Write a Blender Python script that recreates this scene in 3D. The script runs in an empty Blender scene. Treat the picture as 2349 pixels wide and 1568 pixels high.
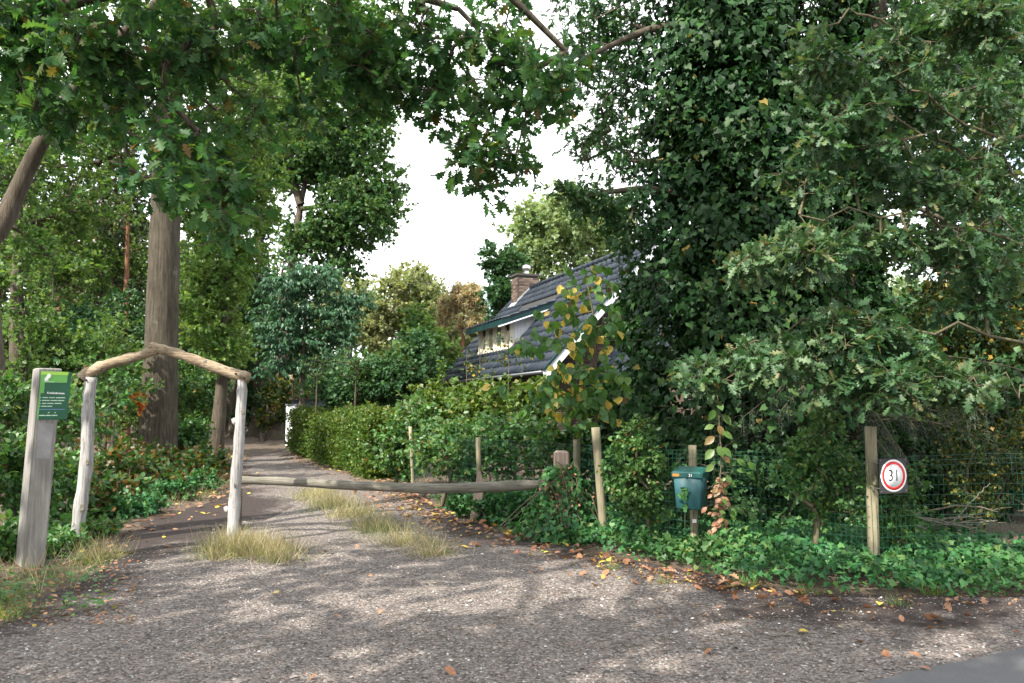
import bpy, math, random
import numpy as np
from mathutils import Matrix, Vector
# ------------------------------------------------------------------ camera, sky, sun, exposure
sc = bpy.context.scene
COL = sc.collection
EYE, FPX, CX, CY = 1.65, 1827.0, 1174.5, 784.0          # lens in units of a 2349 x 1568 picture
PITCH = math.atan(151 / FPX)
cd = bpy.data.cameras.new('camera'); cam = bpy.data.objects.new('camera', cd); COL.objects.link(cam)
cam.location = (0, 0, EYE); cam.rotation_euler = (math.pi / 2 + PITCH, 0, 0)
cd.lens = 28; cd.sensor_width = 36; cd.clip_start = 0.05; cd.clip_end = 2000
cd.dof.use_dof = True; cd.dof.focus_distance = 9.5; cd.dof.aperture_fstop = 3.2
sc.camera = cam
SUN = np.array((-0.46, -0.56, 0.72)); SUN /= np.linalg.norm(SUN)
SUN_STRENGTH, SKY_STRENGTH, CLOUD_RADIANCE = 4.3, 0.12, 1.15
w = bpy.data.worlds.new('World'); sc.world = w; w.use_nodes = True
nt = w.node_tree; nt.nodes.clear(); N = nt.nodes.new; LK = nt.links.new
wo = N('ShaderNodeOutputWorld'); mx = N('ShaderNodeMixShader'); b1 = N('ShaderNodeBackground'); b2 = N('ShaderNodeBackground')
sky = N('ShaderNodeTexSky'); sky.sky_type = 'NISHITA'; sky.sun_disc = False
sky.sun_elevation = math.asin(SUN[2]); sky.sun_rotation = math.atan2(SUN[0], SUN[1])
LK(sky.outputs[0], b1.inputs[0]); b1.inputs[1].default_value = SKY_STRENGTH
b2.inputs[0].default_value = (0.97, 0.98, 1.0, 1); b2.inputs[1].default_value = CLOUD_RADIANCE
tc = N('ShaderNodeTexCoord'); mp = N('ShaderNodeMapping'); mp.inputs['Scale'].default_value = (1.6, 1.6, 4.0)
nz = N('ShaderNodeTexNoise'); nz.inputs['Scale'].default_value = 1.5; nz.inputs['Detail'].default_value = 6; nz.inputs['Roughness'].default_value = .6
rp = N('ShaderNodeValToRGB'); rp.color_ramp.elements[0].position = .34; rp.color_ramp.elements[1].position = .50
LK(tc.outputs['Generated'], mp.inputs[0]); LK(mp.outputs[0], nz.inputs['Vector']); LK(nz.outputs[0], rp.inputs[0])
LK(rp.outputs[0], mx.inputs[0]); LK(b1.outputs[0], mx.inputs[1]); LK(b2.outputs[0], mx.inputs[2]); LK(mx.outputs[0], wo.inputs[0])
sl = bpy.data.lights.new('sun', 'SUN'); sun = bpy.data.objects.new('sun', sl); COL.objects.link(sun)
sl.energy = SUN_STRENGTH; sl.angle = math.radians(.55); sl.color = (1.0, .93, .82)
sun.rotation_euler = Vector(SUN).to_track_quat('Z', 'Y').to_euler()
vs = sc.view_settings; vs.view_transform = 'Standard'; vs.look = 'None'; vs.gamma = 1; vs.exposure = 1.4; vs.use_curve_mapping = False
sc.cycles.max_bounces = 7; sc.cycles.diffuse_bounces = 4; sc.cycles.glossy_bounces = 2; sc.cycles.transmission_bounces = 5
sc.cycles.use_denoising = True

# ------------------------------------------------------------------ helpers
rng = np.random.default_rng(7)
random.seed(7)
SP, CP = math.sin(PITCH), math.cos(PITCH)
def at(x, y, Y):
    u = (x - CX) / FPX; v = (CY - y) / FPX
    d = np.array((u, CP - v * SP, SP + v * CP))
    return np.array((0, 0, EYE)) + d * (Y / d[1])
def G(x, y, z=0.0):
    u = (x - CX) / FPX; v = (CY - y) / FPX
    d = np.array((u, CP - v * SP, SP + v * CP))
    return np.array((0, 0, EYE)) + d * ((z - EYE) / d[2])
def project(P):
    P = np.asarray(P); dx = P[:, 0]; dy = P[:, 1]; dz = P[:, 2] - EYE
    f = dy * CP + dz * SP; upv = -dy * SP + dz * CP
    f = np.maximum(f, 1e-3)
    return CX + FPX * dx / f, CY - FPX * upv / f, f
def unit(a): return a / np.maximum(np.linalg.norm(a, axis=-1, keepdims=True), 1e-9)

def mesh_from(name, verts, faces_list, mat, rnd=None, flat=False, mats=None, matidx=None):
    """verts (n,3); faces_list: list of int arrays (m,k)."""
    me = bpy.data.meshes.new(name)
    verts = np.ascontiguousarray(verts, dtype=np.float32)
    me.vertices.add(len(verts)); me.vertices.foreach_set('co', verts.ravel())
    fl = [np.asarray(f, dtype=np.int32) for f in faces_list if len(f)]
    loops = np.concatenate([f.ravel() for f in fl]); tot = np.concatenate([np.full(len(f), f.shape[1], np.int32) for f in fl])
    start = np.concatenate(([0], np.cumsum(tot)[:-1])).astype(np.int32)
    me.loops.add(len(loops)); me.loops.foreach_set('vertex_index', loops)
    me.polygons.add(len(tot)); me.polygons.foreach_set('loop_start', start)
    for m in (mats or [mat]): me.materials.append(m)
    if matidx is not None: me.polygons.foreach_set('material_index', np.asarray(matidx, np.int32))
    me.update(calc_edges=True)
    if rnd is not None:
        a = me.attributes.new('rnd', 'FLOAT', 'FACE'); a.data.foreach_set('value', np.ascontiguousarray(rnd, dtype=np.float32))
    if flat: me.shade_flat()
    return me

class MB:
    def __init__(s): s.v = []; s.f = {}; s.n = 0
    def add(s, v, f):
        v = np.asarray(v, float).reshape(-1, 3)
        for q in f:
            q = tuple(int(i) + s.n for i in q); s.f.setdefault(len(q), []).append(q)
        s.v.append(v); s.n += len(v); return s
    def addq(s, v, fa):
        v = np.asarray(v, float); fa = np.asarray(fa) + s.n
        s.f.setdefault(fa.shape[1], []).extend(map(tuple, fa)); s.v.append(v); s.n += len(v); return s
    def box(s, c, size, R=None):
        h = np.array(size) / 2
        v = np.array([(x, y, z) for x in (-1, 1) for y in (-1, 1) for z in (-1, 1)]) * h
        if R is not None: v = v @ np.asarray(R).T
        return s.add(v + np.array(c), [(0, 1, 3, 2), (4, 6, 7, 5), (0, 4, 5, 1), (2, 3, 7, 6), (0, 2, 6, 4), (1, 5, 7, 3)])
    def bevbox(s, c, size, b, R=None):
        """box with all vertical and top edges chamfered"""
        hx, hy, hz = np.array(size) / 2; v = []
        for z, i in ((-hz, 0), (hz - b, 0), (hz, b)):
            a, d = hx - i, hy - i
            v += [(-a + b, -d, z), (a - b, -d, z), (a, -d + b, z), (a, d - b, z), (a - b, d, z), (-a + b, d, z), (-a, d - b, z), (-a, -d + b, z)]
        v = np.array(v, float)
        if R is not None: v = v @ np.asarray(R).T
        f = [tuple(range(7, -1, -1)), tuple(range(16, 24))]
        for r in (0, 8):
            for i in range(8): f.append((r + i, r + (i + 1) % 8, r + 8 + (i + 1) % 8, r + 8 + i))
        return s.add(v + np.array(c), f)
    def prism(s, poly, off):
        """closed prism: polygon of 3-D points swept by vector off"""
        p = np.asarray(poly, float); n = len(p); v = np.vstack((p, p + np.asarray(off)))
        f = [tuple(range(n - 1, -1, -1)), tuple(range(n, 2 * n))]
        for i in range(n): f.append((i, (i + 1) % n, n + (i + 1) % n, n + i))
        return s.add(v, f)
    def tube(s, pts, rad, k=6, cap=True, wob=0.0):
        v, q = tube_arrays(np.asarray(pts, float), np.asarray(rad, float), k, wob)
        n0 = s.n; s.addq(v, q)
        if cap:
            s.f.setdefault(k, []).append(tuple(n0 + i for i in range(k - 1, -1, -1)))
            s.f[k].append(tuple(n0 + len(v) - k + i for i in range(k)))
        return s
    def mesh(s, name, mat, org=(0, 0, 0), flat=False, rnd=None):
        v = np.vstack(s.v) - np.asarray(org)
        fl = [np.array(a) for k, a in sorted(s.f.items())]
        nf = sum(len(a) for a in fl)
        return mesh_from(name, v, fl, mat, rnd if rnd is None else np.full(nf, rnd), flat)

def tube_arrays(p, r, k, wob=0.0):
    n = len(p); t = np.empty_like(p); t[1:-1] = p[2:] - p[:-2]; t[0] = p[1] - p[0]; t[-1] = p[-1] - p[-2]; t = unit(t)
    ref = np.array((0.31, 0.95, 0.05)) if abs(t.mean(0)[1]) < .8 else np.array((1.0, 0.1, 0.05))
    a = unit(np.cross(t, ref)); b = np.cross(t, a)
    an = np.arange(k) * 2 * math.pi / k
    rr = np.repeat(r[:, None], k, 1)
    if wob: rr = rr * (1 + wob * rng.normal(size=(n, k)))
    v = p[:, None] + rr[:, :, None] * (np.cos(an)[None, :, None] * a[:, None] + np.sin(an)[None, :, None] * b[:, None])
    i = np.arange(n - 1)[:, None] * k; j = np.arange(k)[None]; j2 = (j + 1) % k
    q = np.stack((i + j, i + j2, i + k + j2, i + k + j), -1).reshape(-1, 4)
    return v.reshape(-1, 3), q

class TB:
    """many tubes -> one mesh"""
    def __init__(s): s.v = []; s.q = []; s.n = 0
    def add(s, p, r, k=5, wob=0.0):
        v, q = tube_arrays(np.asarray(p, float), np.asarray(r, float), k, wob); s.v.append(v); s.q.append(q + s.n); s.n += len(v)
    def mesh(s, name, mat, org): return mesh_from(name, np.vstack(s.v) - np.asarray(org), [np.vstack(s.q)], mat)

def link(name, me, parent=None, kind=None, label=None):
    o = bpy.data.objects.new(name, me); COL.objects.link(o)
    if parent is not None: o.parent = parent
    if kind: o['kind'] = kind
    if label: o['label'] = label
    return o
def tag(o, label, cat, group=None):
    o['label'] = label; o['category'] = cat
    if group: o['group'] = group
    return o
def thing(name, label, cat, loc, group=None):
    o = bpy.data.objects.new(name, None); COL.objects.link(o); o.empty_display_size = .2; o.location = [float(c) for c in loc]
    return tag(o, label, cat, group)
def part(name, mb, mat, parent, org, flat=False, kind=None, rnd=None):
    return link(name, mb.mesh(name, mat, org, flat, rnd), parent, kind)

# ------------------------------------------------------------------ materials
def mat(name):
    m = bpy.data.materials.new(name); m.use_nodes = True; t = m.node_tree; t.nodes.clear()
    o = t.nodes.new('ShaderNodeOutputMaterial'); p = t.nodes.new('ShaderNodeBsdfPrincipled'); t.links.new(p.outputs[0], o.inputs[0])
    return m, t, o, p
def ramp(t, stops):
    r = t.nodes.new('ShaderNodeValToRGB'); cr = r.color_ramp
    while len(cr.elements) < len(stops): cr.elements.new(.5)
    for e, (pos, c) in zip(cr.elements, stops): e.position = pos; e.color = (*c, 1)
    return r
def noise(t, scale, detail=4, rough=.55, vec=None, dim='3D'):
    n = t.nodes.new('ShaderNodeTexNoise'); n.inputs['Scale'].default_value = scale; n.inputs['Detail'].default_value = detail; n.inputs['Roughness'].default_value = rough
    if vec is not None: t.links.new(vec, n.inputs['Vector'])
    return n
def objco(t, scale=(1, 1, 1)):
    c = t.nodes.new('ShaderNodeTexCoord'); m = t.nodes.new('ShaderNodeMapping'); m.inputs['Scale'].default_value = scale
    t.links.new(c.outputs['Object'], m.inputs[0]); return m.outputs[0]
def bump(t, p, h, strength, dist):
    b = t.nodes.new('ShaderNodeBump'); b.inputs['Strength'].default_value = strength; b.inputs['Distance'].default_value = dist
    t.links.new(h, b.inputs['Height']); t.links.new(b.outputs[0], p.inputs['Normal'])
def leaf_mat(name, stops, trans=.35, rough=.42, spec=.4, tint=(1.5, 1.5, .7)):
    m, t, o, p = mat(name)
    a = t.nodes.new('ShaderNodeAttribute'); a.attribute_name = 'rnd'
    r = ramp(t, stops); t.links.new(a.outputs['Fac'], r.inputs[0])
    nz = noise(t, 5.0, 2, vec=objco(t)); hs = t.nodes.new('ShaderNodeHueSaturation')
    ng = noise(t, .9, 3, vec=objco(t)); mg = t.nodes.new('ShaderNodeMapRange'); mg.inputs[1].default_value = .32; mg.inputs[2].default_value = .68; mg.inputs[3].default_value = .478; mg.inputs[4].default_value = .518; t.links.new(ng.outputs[0], mg.inputs[0]); t.links.new(mg.outputs[0], hs.inputs['Hue'])
    mr = t.nodes.new('ShaderNodeMapRange'); mr.inputs[1].default_value = .3; mr.inputs[2].default_value = .7; mr.inputs[3].default_value = .7; mr.inputs[4].default_value = 1.3
    t.links.new(nz.outputs[0], mr.inputs[0]); t.links.new(mr.outputs[0], hs.inputs['Value']); t.links.new(r.outputs[0], hs.inputs['Color'])
    t.links.new(hs.outputs[0], p.inputs['Base Color']); p.inputs['Roughness'].default_value = rough; p.inputs['Specular IOR Level'].default_value = spec
    tr = t.nodes.new('ShaderNodeBsdfTranslucent'); mu = t.nodes.new('ShaderNodeMix'); mu.data_type = 'RGBA'; mu.blend_type = 'MULTIPLY'; mu.inputs[0].default_value = 1
    t.links.new(hs.outputs[0], mu.inputs[6]); mu.inputs[7].default_value = (*tint, 1); t.links.new(mu.outputs[2], tr.inputs[0])
    ms = t.nodes.new('ShaderNodeMixShader'); ms.inputs[0].default_value = trans
    t.links.new(p.outputs[0], ms.inputs[1]); t.links.new(tr.outputs[0], ms.inputs[2]); t.links.new(ms.outputs[0], o.inputs[0])
    return m
def wood_mat(name, stops, scale=(14, 14, 1.6), bs=.5, bd=.01, rough=.85, blotch=None):
    m, t, o, p = mat(name); v = objco(t, scale); n = noise(t, 2.2, 7, .65, v); r = ramp(t, stops); t.links.new(n.outputs[0], r.inputs[0])
    n2 = noise(t, 1.7, 4, .6, objco(t)); hs = t.nodes.new('ShaderNodeHueSaturation'); mr = t.nodes.new('ShaderNodeMapRange')
    mr.inputs[1].default_value = .3; mr.inputs[2].default_value = .7; mr.inputs[3].default_value = .72; mr.inputs[4].default_value = 1.22
    t.links.new(n2.outputs[0], mr.inputs[0]); t.links.new(mr.outputs[0], hs.inputs['Value']); t.links.new(r.outputs[0], hs.inputs['Color'])
    col = hs.outputs[0]
    if blotch:
        n3 = noise(t, blotch[1], 5, .6, objco(t)); r3 = ramp(t, [(blotch[2], (0, 0, 0)), (blotch[2] + .1, (1, 1, 1))]); t.links.new(n3.outputs[0], r3.inputs[0])
        mm = t.nodes.new('ShaderNodeMix'); mm.data_type = 'RGBA'; t.links.new(r3.outputs[0], mm.inputs[0]); t.links.new(col, mm.inputs[6]); mm.inputs[7].default_value = (*blotch[0], 1); col = mm.outputs[2]
    t.links.new(col, p.inputs['Base Color']); p.inputs['Roughness'].default_value = rough; p.inputs['Specular IOR Level'].default_value = .2
    bump(t, p, n.outputs[0], bs, bd); return m
def plain(name, c, rough=.5, spec=.4, metal=0, var=.12, vs_=6):
    m, t, o, p = mat(name); n = noise(t, vs_, 5, .6, objco(t)); k0 = tuple(x * (1 - var) for x in c); k1 = tuple(min(1, x * (1 + var)) for x in c)
    r = ramp(t, [(.3, k0), (.7, k1)]); t.links.new(n.outputs[0], r.inputs[0]); t.links.new(r.outputs[0], p.inputs['Base Color'])
    p.inputs['Roughness'].default_value = rough; p.inputs['Specular IOR Level'].default_value = spec; p.inputs['Metallic'].default_value = metal; return m
def rnd_mat(name, stops, rough=.7, nscale=30, bs=.3, spec=.3):
    m, t, o, p = mat(name); a = t.nodes.new('ShaderNodeObjectInfo'); a2 = t.nodes.new('ShaderNodeAttribute'); a2.attribute_name = 'rnd'
    ad = t.nodes.new('ShaderNodeMath'); ad.operation = 'ADD'; t.links.new(a.outputs['Random'], ad.inputs[0]); t.links.new(a2.outputs['Fac'], ad.inputs[1])
    fr = t.nodes.new('ShaderNodeMath'); fr.operation = 'FRACT'; t.links.new(ad.outputs[0], fr.inputs[0])
    r = ramp(t, stops); t.links.new(fr.outputs[0], r.inputs[0]); n = noise(t, nscale, 4, .6, objco(t)); hs = t.nodes.new('ShaderNodeHueSaturation')
    mr = t.nodes.new('ShaderNodeMapRange'); mr.inputs[1].default_value = .3; mr.inputs[2].default_value = .7; mr.inputs[3].default_value = .75; mr.inputs[4].default_value = 1.25
    t.links.new(n.outputs[0], mr.inputs[0]); t.links.new(mr.outputs[0], hs.inputs['Value']); t.links.new(r.outputs[0], hs.inputs['Color']); t.links.new(hs.outputs[0], p.inputs['Base Color'])
    p.inputs['Roughness'].default_value = rough; p.inputs['Specular IOR Level'].default_value = spec; bump(t, p, n.outputs[0], bs, .004); return m

M = {}
M['red_oak'] = leaf_mat('red_oak_leaf', [(0, (.026, .084, .030)), (.5, (.042, .118, .040)), (.9, (.068, .150, .040)), (.975, (.09, .12, .025)), (1, (.16, .07, .025))], .44, .55, .3)
M['oak'] = leaf_mat('oak_leaf', [(0, (.030, .080, .032)), (.5, (.047, .110, .044)), (.9, (.090, .158, .068)), (.97, (.13, .17, .07)), (1, (.17, .13, .05))], .3, .5, .4)
M['faded'] = plain('faded_wood_patch', (.23, .228, .228), .8, .2, 0, .12, 14)
M['ivy'] = leaf_mat('ivy_leaf', [(0, (.009, .034, .010)), (.55, (.014, .050, .013)), (.93, (.030, .082, .019)), (.99, (.06, .12, .03)), (1, (.32, .20, .04))], .2, .5, .22)
M['ground_ivy'] = leaf_mat('ground_ivy_leaf', [(0, (.022, .085, .030)), (.5, (.038, .135, .043)), (.9, (.075, .19, .055)), (1, (.12, .19, .05))], .25, .5, .3)
M['forest'] = leaf_mat('forest_leaf', [(0, (.05, .105, .030)), (.5, (.078, .150, .042)), (1, (.13, .195, .06))], .45, .5, .3)
M['bright'] = leaf_mat('sunny_leaf', [(0, (.085, .16, .04)), (.5, (.12, .21, .055)), (1, (.18, .26, .085))], .45, .5, .3)
M['sunlit'] = leaf_mat('sunlit_oak_leaf', [(0, (.13, .20, .09)), (.5, (.18, .255, .12)), (1, (.25, .31, .16))], .42, .5, .3)  # oak leaf colours lightened so that sunshine is part of the colour
M['pale'] = leaf_mat('sun_lightened_leaf', [(0, (.17, .21, .10)), (.5, (.22, .255, .13)), (1, (.29, .30, .17))], .4, .5, .3)  # leaf colours raised to carry the sunlight on the far trees
M['bluegreen'] = leaf_mat('bluegreen_leaf', [(0, (.032, .095, .055)), (.5, (.048, .128, .070)), (1, (.085, .17, .08))], .3)
M['tall'] = leaf_mat('tall_oak_leaf', [(0, (.034, .085, .030)), (.5, (.055, .125, .042)), (1, (.10, .175, .06))], .4, .5, .3)
M['darkgreen'] = leaf_mat('dark_leaf', [(0, (.020, .062, .024)), (.5, (.034, .090, .032)), (1, (.060, .13, .044))], .3, .5, .3)
M['hedge'] = leaf_mat('hedge_leaf', [(0, (.04, .085, .014)), (.5, (.065, .125, .018)), (.9, (.11, .17, .03)), (1, (.17, .16, .04))], .35)
M['shrub'] = leaf_mat('shrub_leaf', [(0, (.036, .10, .030)), (.5, (.060, .150, .042)), (.9, (.10, .20, .055)), (.97, (.15, .17, .04)), (1, (.2, .10, .04))], .35)
M['yellowish'] = leaf_mat('yellowing_leaf', [(0, (.022, .05, .018)), (.6, (.04, .08, .02)), (.78, (.08, .11, .02)), (.9, (.22, .17, .025)), (1, (.3, .2, .03))], .35)
M['autumn'] = leaf_mat('bramble_leaf', [(0, (.03, .08, .02)), (.6, (.05, .115, .026)), (.72, (.08, .11, .025)), (.82, (.13, .075, .025)), (1, (.20, .10, .035))], .35)
M['linden'] = leaf_mat('linden_leaf', [(0, (.045, .125, .035)), (.5, (.065, .165, .045)), (.80, (.10, .20, .045)), (.815, (.06, .05, .02)), (.835, (.09, .055, .025)), (.845, (.50, .38, .07)), (1, (.62, .50, .14))], .42)
M['vine'] = leaf_mat('vine_leaf', [(0, (.045, .12, .03)), (.5, (.07, .16, .035)), (.60, (.10, .18, .045)), (.66, (.16, .13, .04)), (.72, (.26, .12, .05)), (1, (.40, .24, .14))], .35)
M['needle'] = leaf_mat('spruce_needle', [(0, (.018, .042, .030)), (1, (.035, .068, .045))], .1)
M['pine'] = leaf_mat('pine_needle', [(0, (.17, .22, .11)), (.5, (.34, .33, .21)), (.65, (.48, .36, .23)), (1, (.52, .32, .19))], .3)
M['darkpine'] = leaf_mat('green_pine_needle', [(0, (.035, .06, .028)), (.6, (.055, .085, .035)), (1, (.11, .10, .05))], .25)
M['fallen'] = leaf_mat('fallen_leaf', [(0, (.20, .095, .045)), (.35, (.30, .16, .08)), (.6, (.36, .22, .13)), (.75, (.20, .11, .06)), (.8, (.5, .38, .06)), (.92, (.55, .45, .09)), (1, (.16, .24, .06))], .2, .6, .25, (1.2, 1, .7))
M['drygrass'] = leaf_mat('dry_grass', [(0, (.10, .14, .04)), (.3, (.22, .215, .10)), (.6, (.36, .31, .17)), (1, (.52, .45, .29))], .35, .6, .2, (1.2, 1.1, .8))
M['greengrass'] = leaf_mat('green_grass', [(0, (.05, .12, .02)), (.6, (.10, .18, .035)), (1, (.28, .25, .09))], .35, .5, .3)
M['bark'] = wood_mat('bark', [(.3, (.045, .036, .026)), (.7, (.12, .10, .075))], (9, 9, 1.4), .9, .03)
M['beech_bark'] = wood_mat('smooth_bark', [(.3, (.030, .025, .017)), (.5, (.066, .056, .040)), (.75, (.115, .10, .076))], (9, 9, .8), 1.0, .05, .8, ((.15, .15, .125), 1.6, .64))
M['pine_bark'] = wood_mat('pine_bark', [(.3, (.09, .045, .028)), (.7, (.26, .125, .07))], (10, 10, 2), .8, .02)
M['twig'] = wood_mat('twig_bark', [(.3, (.06, .05, .035)), (.7, (.16, .135, .095))], (20, 20, 4), .4, .005)
M['lichen'] = wood_mat('lichen_bark', [(.3, (.055, .048, .030)), (.7, (.145, .13, .075))], (25, 25, 8), .4, .005)
M['white_wood'] = wood_mat('weathered_white_wood', [(.3, (.13, .12, .11)), (.42, (.27, .26, .25)), (.6, (.41, .40, .395)), (.8, (.49, .48, .475))], (22, 22, 1.6), .9, .014, .85, ((.17, .155, .13), 7, .62))
M['beam_wood'] = wood_mat('peeled_beam_wood', [(.3, (.07, .05, .03)), (.42, (.21, .16, .105)), (.6, (.33, .265, .185)), (.8, (.43, .36, .265))], (3, 24, 24), .9, .014, .85, ((.11, .085, .06), 7, .63))
M['grey_wood'] = wood_mat('grey_wood', [(.3, (.07, .064, .05)), (.5, (.14, .13, .105)), (.75, (.24, .225, .195))], (1.6, 22, 22), .7, .008, .85, ((.12, .15, .06), 3, .62))
M['post_wood'] = wood_mat('tanalised_post_wood', [(.3, (.15, .13, .08)), (.7, (.28, .255, .175))], (30, 30, 1.6), .5, .005, .8, ((.17, .19, .09), 4, .64))
M['pink_wood'] = wood_mat('pinkish_post_wood', [(.3, (.22, .16, .125)), (.7, (.42, .33, .27))], (22, 22, 2), .5, .006)
M['info_wood'] = wood_mat('information_post_wood', [(.28, (.13, .12, .105)), (.5, (.205, .195, .18)), (.78, (.31, .305, .295))], (26, 26, .8), .55, .005, .8, ((.24, .24, .20), 2.5, .63))
M['tile'] = rnd_mat('blue_black_glazed_tile', [(0, (.009, .014, .022)), (.5, (.013, .020, .032)), (1, (.024, .030, .040))], .48, 5, .25, .4)
M['brick'] = rnd_mat('brown_brick', [(0, (.075, .052, .042)), (.4, (.12, .088, .070)), (.75, (.19, .145, .118)), (1, (.05, .036, .032))], .85, 40, .5)
M['mortar'] = plain('mortar', (.05, .045, .04), .9)
M['white_paint'] = plain('white_paint', (.74, .76, .80), .5, .3, 0, .05)
M['cream_paint'] = plain('cream_paint', (.66, .61, .50), .45, .3, 0, .05)
M['fascia'] = plain('dark_green_fascia', (.006, .030, .033), .4)
M['dark'] = plain('dark_interior', (.03, .03, .03), .9)
M['curtain'] = plain('curtain', (.55, .55, .52), .8)
M['metal'] = plain('bright_metal', (.62, .62, .62), .3, .5, 1)
M['zinc'] = plain('zinc_gutter', (.20, .22, .24), .4, .5, .6)
M['lead'] = plain('lead_flashing', (.30, .32, .34), .6)
M['box_green'] = plain('mailbox_lid_green', (.014, .075, .068), .34, .5, 0, .15, 9)
M['box_blue'] = plain('mailbox_body_blue_green', (.018, .085, .098), .55, .5, 0, .18, 7)
M['rust'] = plain('orange_rust', (.36, .15, .03), .8, .2, 0, .3, 40)
M['white_print'] = plain('white_print', (.80, .80, .80), .5, .3, 0, .03)
M['red_print'] = plain('red_print', (.62, .03, .03), .45, .3, 0, .05)
M['black_print'] = plain('black_print', (.012, .012, .018), .5)
M['sign_board'] = plain('dark_sign_board', (.028, .024, .026), .6)
M['panel_dark'] = plain('panel_dark_green', (.008, .088, .042), .4, .4, 0, .05)
M['panel_mid'] = plain('panel_mid_green', (.12, .36, .075), .4, .4, 0, .05)
M['panel_light'] = plain('panel_light_green', (.30, .56, .07), .4, .4, 0, .05)
M['text_pale'] = plain('pale_print', (.50, .68, .52), .5)
M['text_blue'] = plain('blue_print', (.16, .26, .48), .5)
M['wire'] = plain('green_wire', (.010, .062, .038), .4, .4, 0, .1)
M['shed_blue'] = plain('dark_blue_boards', (.05, .065, .10), .7)
M['moss'] = leaf_mat('roof_moss', [(0, (.06, .085, .02)), (.6, (.12, .14, .04)), (1, (.2, .18, .08))], .2, .7, .2)
M['orange'] = plain('orange_red_plastic', (.65, .06, .02), .5)
M['tag_white'] = plain('white_tag', (.75, .75, .75), .5)
M['birdhouse'] = plain('birdhouse_board', (.45, .34, .20), .8)
gm, t, o, p = mat('pane_glass'); p.inputs['Base Color'].default_value = (.9, .95, .95, 1); p.inputs['Roughness'].default_value = .03; p.inputs['Transmission Weight'].default_value = .85; p.inputs['IOR'].default_value = 1.45; M['glass'] = gm

# ------------------------------------------------------------------ ground, path, road
def smooth_noise(x, y, s, seed):
    """cheap value noise"""
    r = np.random.default_rng(seed); g = r.random((64, 64)); u = np.asarray(x) / s + 1000; v = np.asarray(y) / s + 1000
    i = np.floor(u).astype(int); j = np.floor(v).astype(int); fu = u - i; fv = v - j; fu = fu * fu * (3 - 2 * fu); fv = fv * fv * (3 - 2 * fv)
    a = g[i % 64, j % 64]; b = g[(i + 1) % 64, j % 64]; c = g[i % 64, (j + 1) % 64]; d = g[(i + 1) % 64, (j + 1) % 64]
    return (a * (1 - fu) + b * fu) * (1 - fv) + (c * (1 - fu) + d * fu) * fv
PYL = [(-30, -9), (2, -4.6), (4, -4.0), (5.97, -3.9), (7.44, -4.1), (8.5, -4.3), (9.4, -4.65), (11.3, -5.15), (12.8, -5.35), (14.2, -5.3), (17.2, -6.0), (24, -8.6), (32, -11.5), (40, -14.8), (46, -19), (56, -31), (70, -52), (90, -85)]
PYR = [(-30, 30), (6.9, 9), (7.0, 4.6), (7.09, 3.2), (7.35, 2.2), (8.87, .93), (10.05, .08), (11.2, -.55), (13.1, -1.3), (15, -1.75), (18.8, -2.8), (24, -5.4), (32, -8.5), (40, -11.6), (46, -15.6), (56, -27), (70, -48), (90, -80)]
def xl(y): return np.interp(y, [a for a, b in PYL], [b for a, b in PYL])
def xr(y): return np.interp(y, [a for a, b in PYR], [b for a, b in PYR])
def path_dist(x, y): return np.maximum(xl(y) - x, x - xr(y))        # >0 outside the drive
def gz(x, y):
    x = np.asarray(x, float); y = np.asarray(y, float); d = np.clip(path_dist(x, y), 0, 6)
    return np.minimum(d * .05, .12) * (smooth_noise(x, y, .9, 3) * 1.2) + np.minimum(d, 4) * .02 * (x < -3) - .012

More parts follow.
